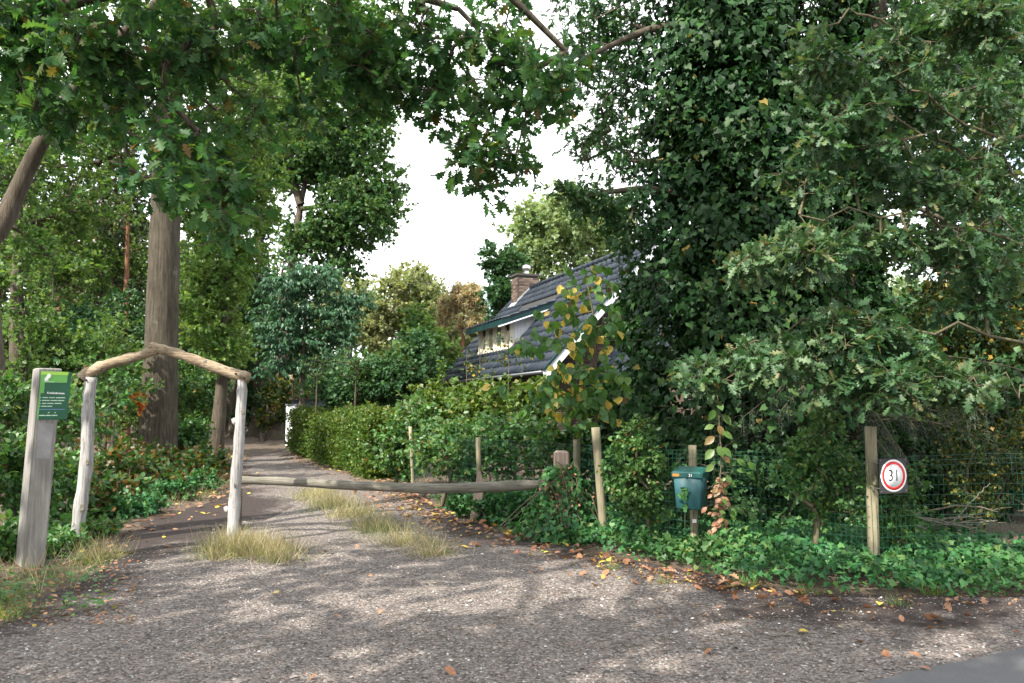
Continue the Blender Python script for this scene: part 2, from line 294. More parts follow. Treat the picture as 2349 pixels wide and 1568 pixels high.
m, t, o, p = mat('woodland_soil'); v = objco(t)
n1 = noise(t, 1.2, 8, .65, v); n2 = noise(t, 26, 5, .7, v); r = ramp(t, [(.3, (.045, .034, .024)), (.5, (.085, .062, .043)), (.7, (.15, .105, .07))]); t.links.new(n2.outputs[0], r.inputs[0])
t.links.new(r.outputs[0], p.inputs['Base Color']); p.inputs['Roughness'].default_value = .95; bump(t, p, n2.outputs[0], .8, .03); M['soil'] = m
def gravel_material():
    m, t, o, p = mat('gravel'); v = objco(t)
    vo = t.nodes.new('ShaderNodeTexVoronoi'); vo.inputs['Scale'].default_value = 58; t.links.new(v, vo.inputs['Vector'])
    vo2 = t.nodes.new('ShaderNodeTexVoronoi'); vo2.inputs['Scale'].default_value = 27; t.links.new(v, vo2.inputs['Vector'])
    sep = t.nodes.new('ShaderNodeSeparateColor'); t.links.new(vo.outputs['Color'], sep.inputs[0])
    st = ramp(t, [(0, (.052, .045, .040)), (.35, (.112, .098, .089)), (.62, (.166, .147, .135)), (.82, (.235, .212, .198)), (.95, (.16, .105, .08)), (1, (.42, .40, .38))]); t.links.new(sep.outputs[0], st.inputs[0])
    soil = noise(t, 40, 4, .7, v); rs = ramp(t, [(.3, (.024, .019, .018)), (.7, (.060, .047, .042))]); t.links.new(soil.outputs[0], rs.inputs[0])
    big0 = noise(t, .75, 6, .65, v); big = t.nodes.new('ShaderNodeMapRange'); big.inputs[1].default_value = .2; big.inputs[2].default_value = .8; big.inputs[3].default_value = .0; big.inputs[4].default_value = 1.0; t.links.new(big0.outputs[0], big.inputs[0]); a = t.nodes.new('ShaderNodeAttribute'); a.attribute_name = 'gravel'
    ad = t.nodes.new('ShaderNodeMath'); ad.operation = 'ADD'; t.links.new(big.outputs[0], ad.inputs[0]); t.links.new(a.outputs['Fac'], ad.inputs[1])
    n4 = noise(t, 11, 3, .6, v); ad2 = t.nodes.new('ShaderNodeMath'); ad2.operation = 'MULTIPLY_ADD'; t.links.new(n4.outputs[0], ad2.inputs[0]); ad2.inputs[1].default_value = .55; t.links.new(ad.outputs[0], ad2.inputs[2])
    n5 = noise(t, 95, 2, .5, v); ad3 = t.nodes.new('ShaderNodeMath'); ad3.operation = 'MULTIPLY_ADD'; t.links.new(n5.outputs[0], ad3.inputs[0]); ad3.inputs[1].default_value = .5; t.links.new(ad2.outputs[0], ad3.inputs[2])
    rm = ramp(t, [(.80, (0, 0, 0)), (1.0, (1, 1, 1))])
    mr = t.nodes.new('ShaderNodeMapRange'); mr.inputs[1].default_value = .2; mr.inputs[2].default_value = 1.9; t.links.new(ad3.outputs[0], mr.inputs[0])
    rm.color_ramp.elements[0].position = .42; rm.color_ramp.elements[1].position = .56; t.links.new(mr.outputs[0], rm.inputs[0])
    mm = t.nodes.new('ShaderNodeMix'); mm.data_type = 'RGBA'; t.links.new(rm.outputs[0], mm.inputs[0]); t.links.new(rs.outputs[0], mm.inputs[6]); t.links.new(st.outputs[0], mm.inputs[7])
    t.links.new(mm.outputs[2], p.inputs['Base Color']); p.inputs['Roughness'].default_value = .9; p.inputs['Specular IOR Level'].default_value = .2
    iv = t.nodes.new('ShaderNodeMath'); iv.operation = 'MULTIPLY_ADD'; t.links.new(vo.outputs['Distance'], iv.inputs[0]); iv.inputs[1].default_value = -1
    t.links.new(soil.outputs[0], iv.inputs[2]); bump(t, p, iv.outputs[0], .9, .012); return m
M['gravel'] = gravel_material()
m, t, o, p = mat('asphalt'); v = objco(t); n1 = noise(t, 160, 3, .6, v); n2 = noise(t, 2.5, 5, .6, v)
r = ramp(t, [(.3, (.075, .075, .078)), (.6, (.12, .12, .125)), (.8, (.20, .20, .20))]); t.links.new(n1.outputs[0], r.inputs[0]); t.links.new(r.outputs[0], p.inputs['Base Color']); p.inputs['Roughness'].default_value = .85
bump(t, p, n1.outputs[0], .6, .004); M['asphalt'] = m

def axis(a0, a1, step, far, grow=1.25):
    c = list(np.arange(a0, a1 + 1e-6, step)); s = step; x = c[-1]
    while x < far: s *= grow; x += s; c.append(x)
    s = step; x = c[0]; pre = []
    while x > -far: s *= grow; x -= s; pre.append(x)
    return np.array(pre[::-1] + c)
X, Y = np.meshgrid(axis(-16, 11, .16, 450), axis(-1, 32, .16, 450)); Z = gz(X, Y)
ins = path_dist(X, Y) < -.25; Z[ins] = -.06
def grid_faces(h, w_):
    i = np.arange(h - 1)[:, None] * w_; j = np.arange(w_ - 1)[None]
    return np.stack((i + j, i + j + 1, i + w_ + j + 1, i + w_ + j), -1).reshape(-1, 4)
gme = mesh_from('ground', np.stack((X, Y, Z), -1).reshape(-1, 3), [grid_faces(*X.shape)], M['soil'])
link('ground', gme, None, 'structure')
# the gravel drive: strip between its two edge curves
def path_z(x, y): return .004 + .018 * smooth_noise(x, y, .7, 11) + .010 * smooth_noise(x, y, .16, 12) - .03 * np.clip(1 - np.abs(x - (xl(y) + 1.6)) / .5, 0, 1) * .5
ys = np.concatenate((np.arange(-8, 3, .5), np.arange(3, 16, .07), np.arange(16, 40, .3), np.arange(40, 90, 2))); S = np.linspace(0, 1, 130)
YY = np.repeat(ys[:, None], len(S), 1); jl = .25 * (smooth_noise(ys * 0, ys, .5, 21) - .5); jr = .3 * (smooth_noise(ys * 0, ys, .5, 22) - .5)
L_ = np.maximum(xl(ys), -9) + jl; R_ = np.minimum(xr(ys), 10) + jr + .15
XX = L_[:, None] + (R_ - L_)[:, None] * S[None]
ZZ = path_z(XX, YY); ed = np.minimum(XX - L_[:, None], R_[:, None] - XX)
pme = mesh_from('gravel_drive', np.stack((XX, YY, ZZ), -1).reshape(-1, 3), [grid_faces(*XX.shape)], M['gravel'])
ga = pme.attributes.new('gravel', 'FLOAT', 'POINT')
g = np.clip((ed - .7) / 2.0, -.35, .35) + .10 - .75 * np.exp(-((XX - 3.2) ** 2 / 4.5 + (YY - 6.5) ** 2 / 1.1)) - .5 * np.clip((YY - 8.5) / 2, 0, 1) * np.clip((16.5 - YY) / 3, 0, 1) * (XX < -3.6) + .15 * np.clip(1 - np.abs(YY - 5) / 2.2, 0, 1)
ga.data.foreach_set('value', g.ravel().astype(np.float32))
link('gravel_drive', pme, None, 'structure')
# tarmac lane in the near right corner, passing under the camera
a0 = G(2030, 1568)[:2]; a1 = G(2349, 1497)[:2]; dr = unit(a1 - a0); nr = np.array((dr[1], -dr[0]))
sx = np.concatenate((np.arange(-40, -6, 2.), np.arange(-6, 8, .08), np.arange(8, 60, 2.)))
mb = MB(); e = np.array([a0 + dr * s_ + nr * (.05 * (smooth_noise(s_, 0, .35, 31) - .5) + .02 * (smooth_noise(s_, 0, .09, 32) - .5)) for s_ in sx])
rows = [e, e + nr * .03, e + nr * 1.5, e + nr * 5.5]; hz = [0.0, .045, .06, .05]
vv = np.vstack([np.column_stack((r_, np.full(len(r_), h_))) for r_, h_ in zip(rows, hz)]); mb.addq(vv, grid_faces(4, len(sx))[:, ::-1])
link('tarmac_road', mb.mesh('tarmac_road', M['asphalt']), None, 'structure')

# loose stones on the drive (stuff)
def scatter_mesh(name, tv, tf, pos, R, sc_, mt, rnd, kind='stuff', parent=None, org=(0, 0, 0), flat=False, perface=None):
    n = len(pos); k = len(tv); sc_ = np.asarray(sc_); sc_ = sc_[:, None] if sc_.ndim == 1 else sc_
    v = np.einsum('nij,nkj->nki', R, tv[None] * sc_[:, None, :]) + pos[:, None] - np.asarray(org)
    f = (np.asarray(tf)[None] + (np.arange(n) * k)[:, None, None]).reshape(-1, np.asarray(tf).shape[1])
    rr = np.repeat(np.asarray(rnd), len(tf))
    if perface is not None: rr = perface
    return link(name, mesh_from(name, v.reshape(-1, 3), [f], mt, rr, flat), parent, kind)
def randR(n, tilt=10.):
    a = rng.random(n) * 2 * math.pi; z = np.column_stack((rng.normal(size=n) * tilt, rng.normal(size=n) * tilt, np.ones(n))); z = unit(z)
    x = np.column_stack((np.cos(a), np.sin(a), np.zeros(n))); y = unit(np.cross(z, x)); x = np.cross(y, z); return np.stack((x, y, z), -1)
OCT = np.array([(1, 0, 0), (-1, 0, 0), (0, 1, 0), (0, -1, 0), (0, 0, .8), (0, 0, -.8), (.6, .62, .35), (-.62, -.55, .4)]); OCF = [(0, 6, 4), (6, 2, 4), (2, 1, 4), (1, 7, 4), (7, 3, 4), (3, 0, 4), (0, 2, 6), (1, 3, 7)]
M['stone'] = rnd_mat('loose_stone', [(0, (.10, .085, .075)), (.4, (.17, .148, .132)), (.75, (.26, .235, .22)), (.93, (.38, .36, .34)), (.95, (.20, .11, .08)), (1, (.70, .68, .66))], .8, 60, .2)
def stones(n, smin, smax, y0, y1, name):
    y = y0 + (y1 - y0) * rng.random(n * 3) ** 1.4; u = (rng.random(n * 3) - .5) * 1.45; x = u * y
    k = (path_dist(x, y) < .1) & (smooth_noise(x, y, .6, 41) + .35 * rng.random(n * 3) > .45) & ((x - a0[0]) * nr[0] + (y - a0[1]) * nr[1] < -.05)
    x, y = x[k][:n], y[k][:n]; s_ = smin + (smax - smin) * rng.random(len(x)) ** 3
    P = np.column_stack((x, y, path_z(x, y) + s_ * .25)); scatter_mesh(name, OCT, OCF, P, randR(len(x), .2), np.column_stack((s_, s_ * (.6 + .4 * rng.random(len(x))), s_ * .6)), M['stone'], rng.random(len(x)), flat=True)
stones(15000, .0045, .013, 3.8, 9.5, 'gravel_stones')
stones(420, .012, .028, 4.0, 12, 'larger_gravel_stones')

# ------------------------------------------------------------------ leaf shapes (y along the leaf, unit length)
def strip(rows, fold=.25, droop=.15, skew=0.0):
    v = []; f = []
    for i, (y, wd) in enumerate(rows):
        z0 = -droop * y * y
        v += [(0, y, z0), (-wd, y + skew * wd, z0 + fold * wd), (wd, y + skew * wd, z0 + fold * wd)]
        if i: a = 3 * i; b = a - 3; f += [(b, a, a + 1, b + 1), (a, b, b + 2, a + 2)]
    return np.array(v, float), np.array(f)
RED_OAK = strip([(0, .008), (.14, .03), (.20, .14), (.27, .10), (.36, .34), (.45, .13), (.58, .42), (.68, .13), (.80, .26), (.87, .08), (1, .01)], .22, .2, .28)
OAK = strip([(0, .01), (.10, .05), (.22, .19), (.30, .07), (.44, .27), (.53, .09), (.68, .31), (.78, .11), (.90, .19), (1, .04)], .25, .25, .1)
OVAL = strip([(0, .02), (.12, .16), (.35, .30), (.65, .28), (.88, .12), (1, .01)], .25, .2)
LINDEN = strip([(0, .02), (-.06, .20), (.18, .42), (.45, .44), (.70, .28), (.88, .12), (1.02, .01)], .12, .15)
LANCE = strip([(0, .02), (.3, .16), (.65, .15), (1, .01)], .3, .2)
_iv = np.array([(0, 0, 0), (.30, -.16, .03), (.48, .12, -.02), (.27, .34, .04), (.30, .62, .0), (0, 1, -.14), (-.30, .62, 0), (-.27, .34, .04), (-.48, .12, -.02), (-.30, -.16, .03), (0, .4, .0)])
IVY = (_iv, np.array([(10, i, i + 1) for i in range(0, 9)] + [(10, 9, 0)]))
def halves(rows, fold=.22, droop=-.12, skew=0.0):
    """light leaf: two n-gons folded along the midrib"""
    n = len(rows); R_ = [(0, 0, 0)] + [(wd, y + skew * wd, fold * wd + droop * y) for y, wd in rows] + [(0, 1, droop)]; L_ = [(-x, y, z) for x, y, z in R_[1:-1]]
    return np.array(R_ + L_, float), np.array([list(range(n + 2)), [0, n + 1] + [n + 2 + i for i in range(n - 1, -1, -1)]])
RED_OAK_LO = halves([(.14, .04), (.21, .15), (.29, .09), (.38, .36), (.47, .12), (.60, .42), (.70, .12), (.84, .22)], .2, -.15, .25)
OAK_LO = halves([(.10, .05), (.24, .20), (.33, .07), (.48, .28), (.57, .09), (.72, .30), (.81, .10), (.92, .17)], .25, -.18, .08)
OVAL_LO = halves([(.3, .28), (.68, .27)], .25, -.15); LANCE_LO = halves([(.3, .17), (.65, .15)], .3, -.15)
IVY_LO = (np.array([(0, .03, 0), (.40, -.10, .02), (.46, .30, -.02), (.20, .60, .02), (0, 1, -.14), (-.20, .60, .02), (-.46, .30, -.02), (-.40, -.10, .02), (0, .35, .02)]), np.array([(8, i, i + 1) for i in range(7)] + [(8, 7, 0)]))
DIA = (np.array([(0, 0, 0), (.34, .5, .10), (0, 1, -.06), (-.34, .5, .10)]), np.array([(0, 1, 2), (0, 2, 3)]))
DIAW = (np.array([(0, 0, 0), (.46, .45, .12), (0, 1, -.1), (-.46, .55, .12)]), np.array([(0, 1, 2), (0, 2, 3)]))
BLADE = (np.array([(-.02, 0, 0), (.02, 0, 0), (.016, .5, .04), (-.016, .5, .04), (.002, 1, .16), (-.002, 1, .16)]), np.array([(0, 1, 2, 3), (3, 2, 4, 5)]))
NEEDLE = (np.array([(-.03, 0, 0), (.03, 0, 0), (0, 1, 0)]), np.array([(0, 1, 2)]))

TUFT = (np.array([(-.09, .1, 0), (.09, .1, .02), (.03, 1, 0), (-.03, 1, -.02)]), np.array([(0, 1, 2), (0, 2, 3)]))
def orient(d, n):
    y = unit(d); x = unit(np.cross(y, n)); z = np.cross(x, y); return np.stack((x, y, z), -1)
def leaf_field(C, rad, ntw, nlf, size, droop=.3, up=.9, flat=.75, spread=.6):
    """C (c,3) cluster centres -> pos, R, scale, twig ends"""
    c = len(C); td = rng.normal(size=(c, ntw, 3)); td[..., 2] *= flat; td = unit(td); ln = np.asarray(rad).reshape(-1, 1, 1) * (.45 + .8 * rng.random((c, ntw, 1)))
    tip = C[:, None] + td * ln
    tt = .3 + .75 * rng.random((c, ntw, nlf, 1)); pos = C[:, None, None] + (td * ln)[:, :, None] * tt
    d = td[:, :, None] * .6 + rng.normal(size=(c, ntw, nlf, 3)) * spread; d[..., 2] -= droop
    n = rng.normal(size=(c, ntw, nlf, 3)) * .55; n[..., 2] += up
    pos = pos.reshape(-1, 3); return pos, orient(d.reshape(-1, 3), n.reshape(-1, 3)), size * (.65 + .55 * rng.random(len(pos))), tip
def add_leaves(root, org, tpl, pos, R, s_, mt, singles=0, rnd=None, name='foliage', leafname='leaf', perface=None, bias=None, lo=None):
    """one stuff part; the largest in view become single leaf parts"""
    n = len(pos); rnd = rng.random(n) if rnd is None else rnd; keep = np.ones(n, bool)
    if singles:
        x, y, f = project(pos); face = np.abs(np.einsum('ni,ni->n', R[:, :, 2], unit(pos - np.array((0, 0, EYE)))))
        score = s_ / f * (.35 + face); score[(x < -10) | (x > 2360) | (y < -10) | (y > 1578) | (pos[:, 1] < 1)] = 0
        if bias is not None: score = score * bias
        pick = np.argsort(-score)[:singles]; pick = pick[score[pick] > 0]; keep[pick] = False
        var = []
        qs = np.quantile(rnd, np.linspace(.03, .985, 10))
        for q in qs: var.append(mesh_from(leafname, tpl[0], [tpl[1]], mt, np.full(len(tpl[1]), q)))
        for i in pick:
            ob = bpy.data.objects.new(leafname, var[int(np.argmin(np.abs(qs - rnd[i])))]); COL.objects.link(ob); ob.parent = root
            m4 = np.eye(4); m4[:3, :3] = R[i] * s_[i]; m4[:3, 3] = pos[i] - org; ob.matrix_basis = Matrix(m4.tolist())
    tpl = lo or tpl
    if keep.any(): return scatter_mesh(name, tpl[0], tpl[1], pos[keep], R[keep], s_[keep], mt, rnd[keep], 'stuff', root, org)

def grow(roots, rr, targets, rtip=.008, jit=.12, power=.46, rmax=None, k=5, bias=.15):
    """joins targets to the limb tree; returns tubes"""
    roots = np.asarray(roots, float); P = [np.array(r_) for r_ in roots]; par = [-1] * len(P); pl = [0.] * len(P); cnt = [0] * len(P)
    T = np.asarray(targets); dist = np.min(np.linalg.norm(T[:, None] - roots[None], axis=2), 1); ends = []
    for ti in np.argsort(dist):
        q = T[ti]; A = np.array(P); dv = q - A; dd = np.linalg.norm(dv, axis=1); c = dd + bias * np.array(pl) + .35 * np.maximum(0, -dv[:, 2])
        i = int(np.argmin(c)); a = P[i]; L = dd[i]; prev = i; ns = max(1, min(4, int(L / .45)))
        for j in range(1, ns + 1):
            f = j / ns; pt = a + (q - a) * f
            if j < ns: pt = pt + rng.normal(size=3) * jit * L * .5 + np.array((0, 0, .10 * L * math.sin(math.pi * f)))
            P.append(pt); par.append(prev); pl.append(pl[prev] + L / ns); cnt.append(0); prev = len(P) - 1
        ends.append(prev)
    for e_ in ends:
        i = e_
        while i >= 0: cnt[i] += 1; i = par[i]
    rad = [max(rtip, rtip * cnt[i] ** power) for i in range(len(P))]
    if rmax: rad = [min(r_, rmax) for r_ in rad]
    return [([P[par[i]], P[i]], [min(rad[par[i]], rad[i] * 1.25) if par[i] >= len(roots) else rad[i] * 1.15, rad[i]]) for i in range(len(roots), len(P))]
def blob(x, y, Yd, rx, ry, rd, n, shell=.42):
    """n cluster centres in an ellipsoid seen round (x,y) at distance Yd (picture units for rx, ry; metres in depth)"""
    c = at(x, y, Yd); d = unit(rng.normal(size=(n, 3))) * (rng.random((n, 1)) ** shell); return c + d * np.array((rx * Yd / FPX, rd, ry * Yd / FPX))
def path_pts(pts, n):
    pts = np.asarray(pts, float); t_ = np.linspace(0, len(pts) - 1, n); out = np.column_stack([np.interp(t_, np.arange(len(pts)), pts[:, i]) for i in range(3)])
    o2 = out.copy()
    for _ in range(2): o2[1:-1] = (o2[:-2] + 2 * o2[1:-1] + o2[2:]) / 4
    return o2

def tree(name, label, cat, base, top, r0, clusters, leaf, size, mleaf, mbark=None, rad=.6, ntw=6, nlf=5, group=None, singles=0, droop=.3, up=.9, twigs=False, limbs=None,
         roots_from=.45, rtip=.012, flare=1.5, lean=.02, k=10, spread=.6, flat=.75, branches=True, bark_name='trunk', rnd=None, bias=None, power=.46, leafname='leaf', cname='crown'):
    base = np.asarray(base, float); top = np.asarray(top, float); mbark = mbark or M['bark']; root = thing(name, label, cat, base, group)
    n = 14; f = np.linspace(0, 1, n); pts = base + (top - base) * f[:, None]; H = np.linalg.norm(top - base)
    pts[1:-1, :2] += np.cumsum(rng.normal(size=(n - 2, 2)), 0) * lean * H * .12
    rr = r0 * (1 - .72 * f ** 1.1) * (1 + (flare - 1) * np.exp(-f * H / (.9 * max(r0, .12)) * .35)); pts[0, 2] -= .1
    tb = TB(); tb.add(pts, rr, k, .02); link(bark_name, tb.mesh(bark_name, mbark, base), root)
    C = np.vstack(clusters); tb = TB(); rt = pts[int(n * roots_from):]
    for lp, lr in (limbs or []):
        lp = path_pts(lp, 10); tb.add(lp, np.linspace(lr, lr * .35, 10), 8, .03); rt = np.vstack((rt, lp[2:]))
    if branches:
        for a, b in grow(rt, r0, C, rtip=rtip, rmax=r0 * .6, power=power): tb.add(a, b, 5)
    pos, R, s_, tip = leaf_field(C, np.full(len(C), rad), ntw, nlf, size, droop, up, flat, spread)
    if twigs:
        for i in range(len(C)):
            for q in tip[i]: tb.add([C[i], (C[i] + q) / 2 + rng.normal(size=3) * .03, q], [rtip * .55, rtip * .4, rtip * .25], 4)
    if tb.n: link('limbs', tb.mesh('limbs', mbark if not twigs else twigs, base), root, 'stuff')
    add_leaves(root, base, leaf, pos, R, s_, mleaf, singles, None if rnd is None else rnd(len(pos)), cname, leafname, bias=None if bias is None else bias(pos))
    return root
def copy_tree(src, label, loc, rz, sc_, group=None):
    """copy of a thing and its parts"""
    c = src.copy(); COL.objects.link(c); c.location = [float(a) for a in loc]; c.rotation_euler = (0, 0, rz); c.scale = (sc_, sc_, sc_); c['label'] = label
    if group: c['group'] = group
    for ch in list(src.children): d = ch.copy(); COL.objects.link(d); d.parent = c
    return c
def bush(name, label, cat, base, clusters, leaf, size, mleaf, rad=.3, ntw=6, nlf=6, stems=8, group=None, singles=0, droop=.2, up=.8, rtip=.004, rnd=None, spread=.6, mstem=None, flat=.9, leafname='leaf', bias=None):
    base = np.asarray(base, float); root = thing(name, label, cat, base, group); C = np.vstack(clusters); C[:, 2] = np.maximum(C[:, 2], .12)
    tb = TB(); ext = C[:, :2].std(0); st = []
    for i in range(stems):
        b = base + np.array((rng.normal() * ext[0] * .8, rng.normal() * ext[1] * .6, 0)); b[2] = -.05; st.append(b)
    for a, b in grow(np.array(st), .02, C, rtip=rtip, jit=.15): tb.add(a, b, 4)
    link('stems', tb.mesh('stems', mstem or M['twig'], base), root, 'stuff')
    pos, R, s_, tip = leaf_field(C, np.full(len(C), rad), ntw, nlf, size, droop, up, flat, spread); ok = pos[:, 2] > .02
    pos, R, s_ = pos[ok], R[ok], s_[ok]
    add_leaves(root, base, leaf, pos, R, s_, mleaf, singles, None if rnd is None else rnd(len(pos)), 'foliage', leafname, bias=None if bias is None else bias(pos)); return root

# ------------------------------------------------------------------ the house
HC = np.array((.79, 20.4)); HA = np.array((-.342, .940)); HB = np.array((.940, .342)); HL, HW, SLOPE, ZE = 11.0, 3.4, 1.07, 2.6
def H(s, t_, z): q = HC + HA * s + HB * t_; return np.array((q[0], q[1], z))
def rz(t_): return ZE + SLOPE * (t_ if t_ <= HW else 2 * HW - t_)
A3 = np.array((HA[0], HA[1], 0)); B3 = np.array((HB[0], HB[1], 0)); Z3 = np.array((0, 0, 1.))
HORG = H(5, 3.4, 0); house = thing('house', 'brick house with a steep blue black tiled roof and a white dormer', 'house', HORG)
# walls
mb = MB(); mb.prism([H(.45, .35, -.1), H(.45, 6.45, -.1), H(.45, 6.45, rz(6.45) - .1), H(.45, HW, rz(HW) - .1), H(.45, .35, rz(.35) - .1)], A3 * .2)
mb.prism([H(HL - .2, .35, -.1), H(HL - .2, 6.45, -.1), H(HL - .2, 6.45, rz(6.45) - .1), H(HL - .2, HW, rz(HW) - .1), H(HL - .2, .35, rz(.35) - .1)], -A3 * .2)
mb.prism([H(.66, .35, -.1), H(.66, .55, -.1), H(.66, .55, rz(.35) - .1), H(.66, .35, rz(.35) - .12)], A3 * (HL - 1.1))
mb.prism([H(.66, 6.25, -.1), H(.66, 6.45, -.1), H(.66, 6.45, rz(6.45) - .12), H(.66, 6.25, rz(6.45) - .1)], A3 * (HL - 1.1))
wall = part('wall', mb, M['mortar'], house, HORG, True)
brick_me = [MB().bevbox((0, 0, 0), (.21, .05, .052), .005).mesh('brick', M['brick'], flat=True, rnd=r_) for r_ in (.1, .4, .7)]
def place(me, name, parent, P, R, org, kind=None):
    o = bpy.data.objects.new(name, me); COL.objects.link(o); o.parent = parent; m4 = np.eye(4); m4[:3, :3] = R; m4[:3, 3] = np.asarray(P) - org; o.matrix_basis = Matrix(m4.tolist()); return o
RG = np.stack((B3, A3, Z3), -1); RS = np.stack((A3, -B3, Z3), -1)          # brick axes on gable and on the long side
bl = []
zz = .1; row = 0
while zz < 6.0:
    tt = .42 + (.11 if row % 2 else 0)
    while tt < 6.3:
        if rz(tt + (.12 if tt > HW else -.12)) - .2 > zz: bl.append((tt, zz))
        tt += .222
    zz += .064; row += 1
cand = sorted(bl, key=lambda q: abs(q[0] - 1.7) + abs(q[1] - 3.9))
for k_, (tt, zz) in enumerate(cand[:200]): place(brick_me[k_ % 3], 'brick', wall, H(.436, tt, zz), RG, HORG)
mb = MB()
for tt, zz in cand[200:]: mb.box(H(.436, tt, zz), (.21, .05, .052), RG)
for row in range(int(2.4 / .064)):
    for k_ in range(int((HL - .9) / .222)): mb.box(H(.5 + k_ * .222 + (.11 if row % 2 else 0), .336, .1 + row * .064), (.21, .05, .052), RS)
part('brick_courses', mb, M['brick'], wall, HORG, True, 'stuff', .35)
# roof slabs
U = unit(B3 + Z3 * SLOPE); NR = np.cross(A3, U); NR = NR * np.sign(NR[2])
mb = MB(); mb.prism([H(-.15, -.02, ZE - .02), H(-.15, HW, ZE + SLOPE * HW), H(-.15, HW, ZE + SLOPE * HW - .12), H(-.15, .0, ZE - .13)], A3 * (HL + .3))
mb.prism([H(-.15, HW + .01, ZE + SLOPE * HW), H(-.15, 2 * HW, ZE - .02), H(-.15, 2 * HW, ZE - .13), H(-.15, HW + .01, ZE + SLOPE * HW - .12)], A3 * (HL + .3))
roof = part('roof', mb, M['dark'], house, HORG, True)
def tile_mesh(wd, ln):
    v = []; us = np.linspace(-.5, .5, 7); prof = np.array([.0, .012, .030, .034, .020, .004, .0])
    for y, dz in ((0, .018), (0, .006), (ln * 1.08, -.006)):
        for u_, h_ in zip(us, prof): v.append((u_ * wd, y, (h_ + dz) if not (y == 0 and dz == .006) else h_))
    f = []
    for i in range(6): f += [(7 + i, 7 + i + 1, i + 1, i), (i, i + 1, 14 + i + 1, 14 + i)]
    return np.array(v), np.array(f)
TW, TL = .30, .345
tv, tf = tile_mesh(TW, TL); tile_me = [mesh_from('roof_tile', tv, [tf], M['tile'], np.full(len(tf), r_)) for r_ in (.15, .45, .75)]
RT = np.stack((-A3, U, np.cross(-A3, U)), -1)
if RT[2, 2] < 0: RT = np.stack((A3, U, np.cross(A3, U)), -1)
# dormer numbers
DS0, DS1, DT, DZ0, DZ1, DSL = 4.8, 8.1, .90, 3.565, 4.46, .36
def dz(t_): return DZ1 + DSL * (t_ - DT)
tiles = []
slen = HW * math.hypot(1, SLOPE)
for rw in range(int(slen / TL)):
    for cl in range(int((HL + .3) / TW)):
        s_ = -.12 + (cl + .5) * TW; t_ = (rw * TL) / slen * HW
        if DS0 - .1 < s_ < DS1 + .1 and DT - .05 < t_ < 2.45: continue
        tiles.append((s_, t_))
tiles.sort(key=lambda q: (q[0] ** 2) * .25 + (q[1] - 1.6) ** 2)
def tpos(s_, t_): return H(s_, t_, ZE + SLOPE * t_) + NR * .012
for k_, (s_, t_) in enumerate(tiles[:210]): place(tile_me[k_ % 3], 'roof_tile', roof, tpos(s_, t_) + rng.normal(size=3) * .002, RT, HORG)
P = np.array([tpos(s_, t_) for s_, t_ in tiles[210:]] + [tpos(s_ + .0, t_) * [1, 1, 1] for s_, t_ in []])
scatter_mesh('roof_tiling', tv, tf, P, np.repeat(RT[None], len(P), 0), np.ones(len(P)), M['tile'], rng.random(len(P)), 'stuff', roof, HORG)
U2 = unit(-B3 + Z3 * SLOPE); RT2 = np.stack((A3, U2, np.cross(A3, U2)), -1)
if RT2[2, 2] < 0: RT2 = np.stack((-A3, U2, np.cross(-A3, U2)), -1)
P = np.array([H(-.12 + (c_ + .5) * TW, 2 * HW - r_ * TL / slen * HW, ZE + SLOPE * r_ * TL / slen * HW) + RT2[:, 2] * .012 for r_ in range(14) for c_ in range(37)])
scatter_mesh('far_slope_tiling', tv, tf, P, np.repeat(RT2[None], len(P), 0), np.ones(len(P)), M['tile'], rng.random(len(P)), 'stuff', roof, HORG)
tb = TB()
for i in range(28): a = -.15 + i * .4; tb.add([H(a, HW, rz(HW) + .0), H(a + .43, HW, rz(HW) + .012)], [.12, .105], 8)
link('ridge_tiles', tb.mesh('ridge_tiles', M['tile'], HORG), roof, 'stuff')
# verge board, gutter
mb = MB(); mb.prism([H(-.19, -.05, ZE - .32), H(-.19, -.05, ZE - .04), H(-.19, HW, rz(HW) + .02), H(-.19, HW, rz(HW) - .27)], A3 * .035); part('verge_board', mb, M['white_paint'], house, HORG, True)
mb = MB(); mb.prism([H(-.215, -.05, ZE - .05), H(-.215, -.05, ZE + .05), H(-.215, HW, rz(HW) + .10), H(-.215, HW, rz(HW) + .02)], A3 * .05); part('verge_trim', mb, M['fascia'], house, HORG, True)
mb = MB(); mb.prism([H(-.19, HW + .01, rz(HW) - .27), H(-.19, HW + .01, rz(HW) + .02), H(-.19, 2 * HW + .05, ZE - .04), H(-.19, 2 * HW + .05, ZE - .32)], A3 * .035); part('verge_board', mb, M['white_paint'], house, HORG, True)
an = np.linspace(math.pi, 2 * math.pi, 7); mb = MB()
mb.prism([H(-.16, -.09 + .07 * math.cos(q), ZE - .03 + .07 * math.sin(q)) for q in an], A3 * (HL + .3)); part('gutter', mb, M['zinc'], house, HORG)
# dormer
dormer = MB(); D = lambda s_, t_, z_: H(s_, t_, z_)
cheek_t = (DZ1 - DSL * DT - ZE) / (SLOPE - DSL)
dormer.prism([D(DS0 + .05, DT + .08, DZ0), D(DS0 + .05, cheek_t, dz(cheek_t) - .02), D(DS0 + .05, DT + .08, dz(DT + .08) - .02)], A3 * (DS1 - DS0 - .1))
dm = part('dormer', dormer, M['dark'], house, HORG, True)  # dark solid stands in for the unlit room behind the panes
np_ = 13
for i in range(np_):
    t0 = DT + (cheek_t - DT) * i / np_ + .003; t1 = DT + (cheek_t - DT) * (i + 1) / np_ - .004
    mb = MB(); mb.prism([D(DS0 - .005, t0, rz(t0) - .05), D(DS0 - .005, t1, rz(t1) - .05), D(DS0 - .005, t1, dz(t1)), D(DS0 - .005, t0, dz(t0))], A3 * .03)
    part('cheek_plank', mb, M['white_paint'], dm, HORG, True)
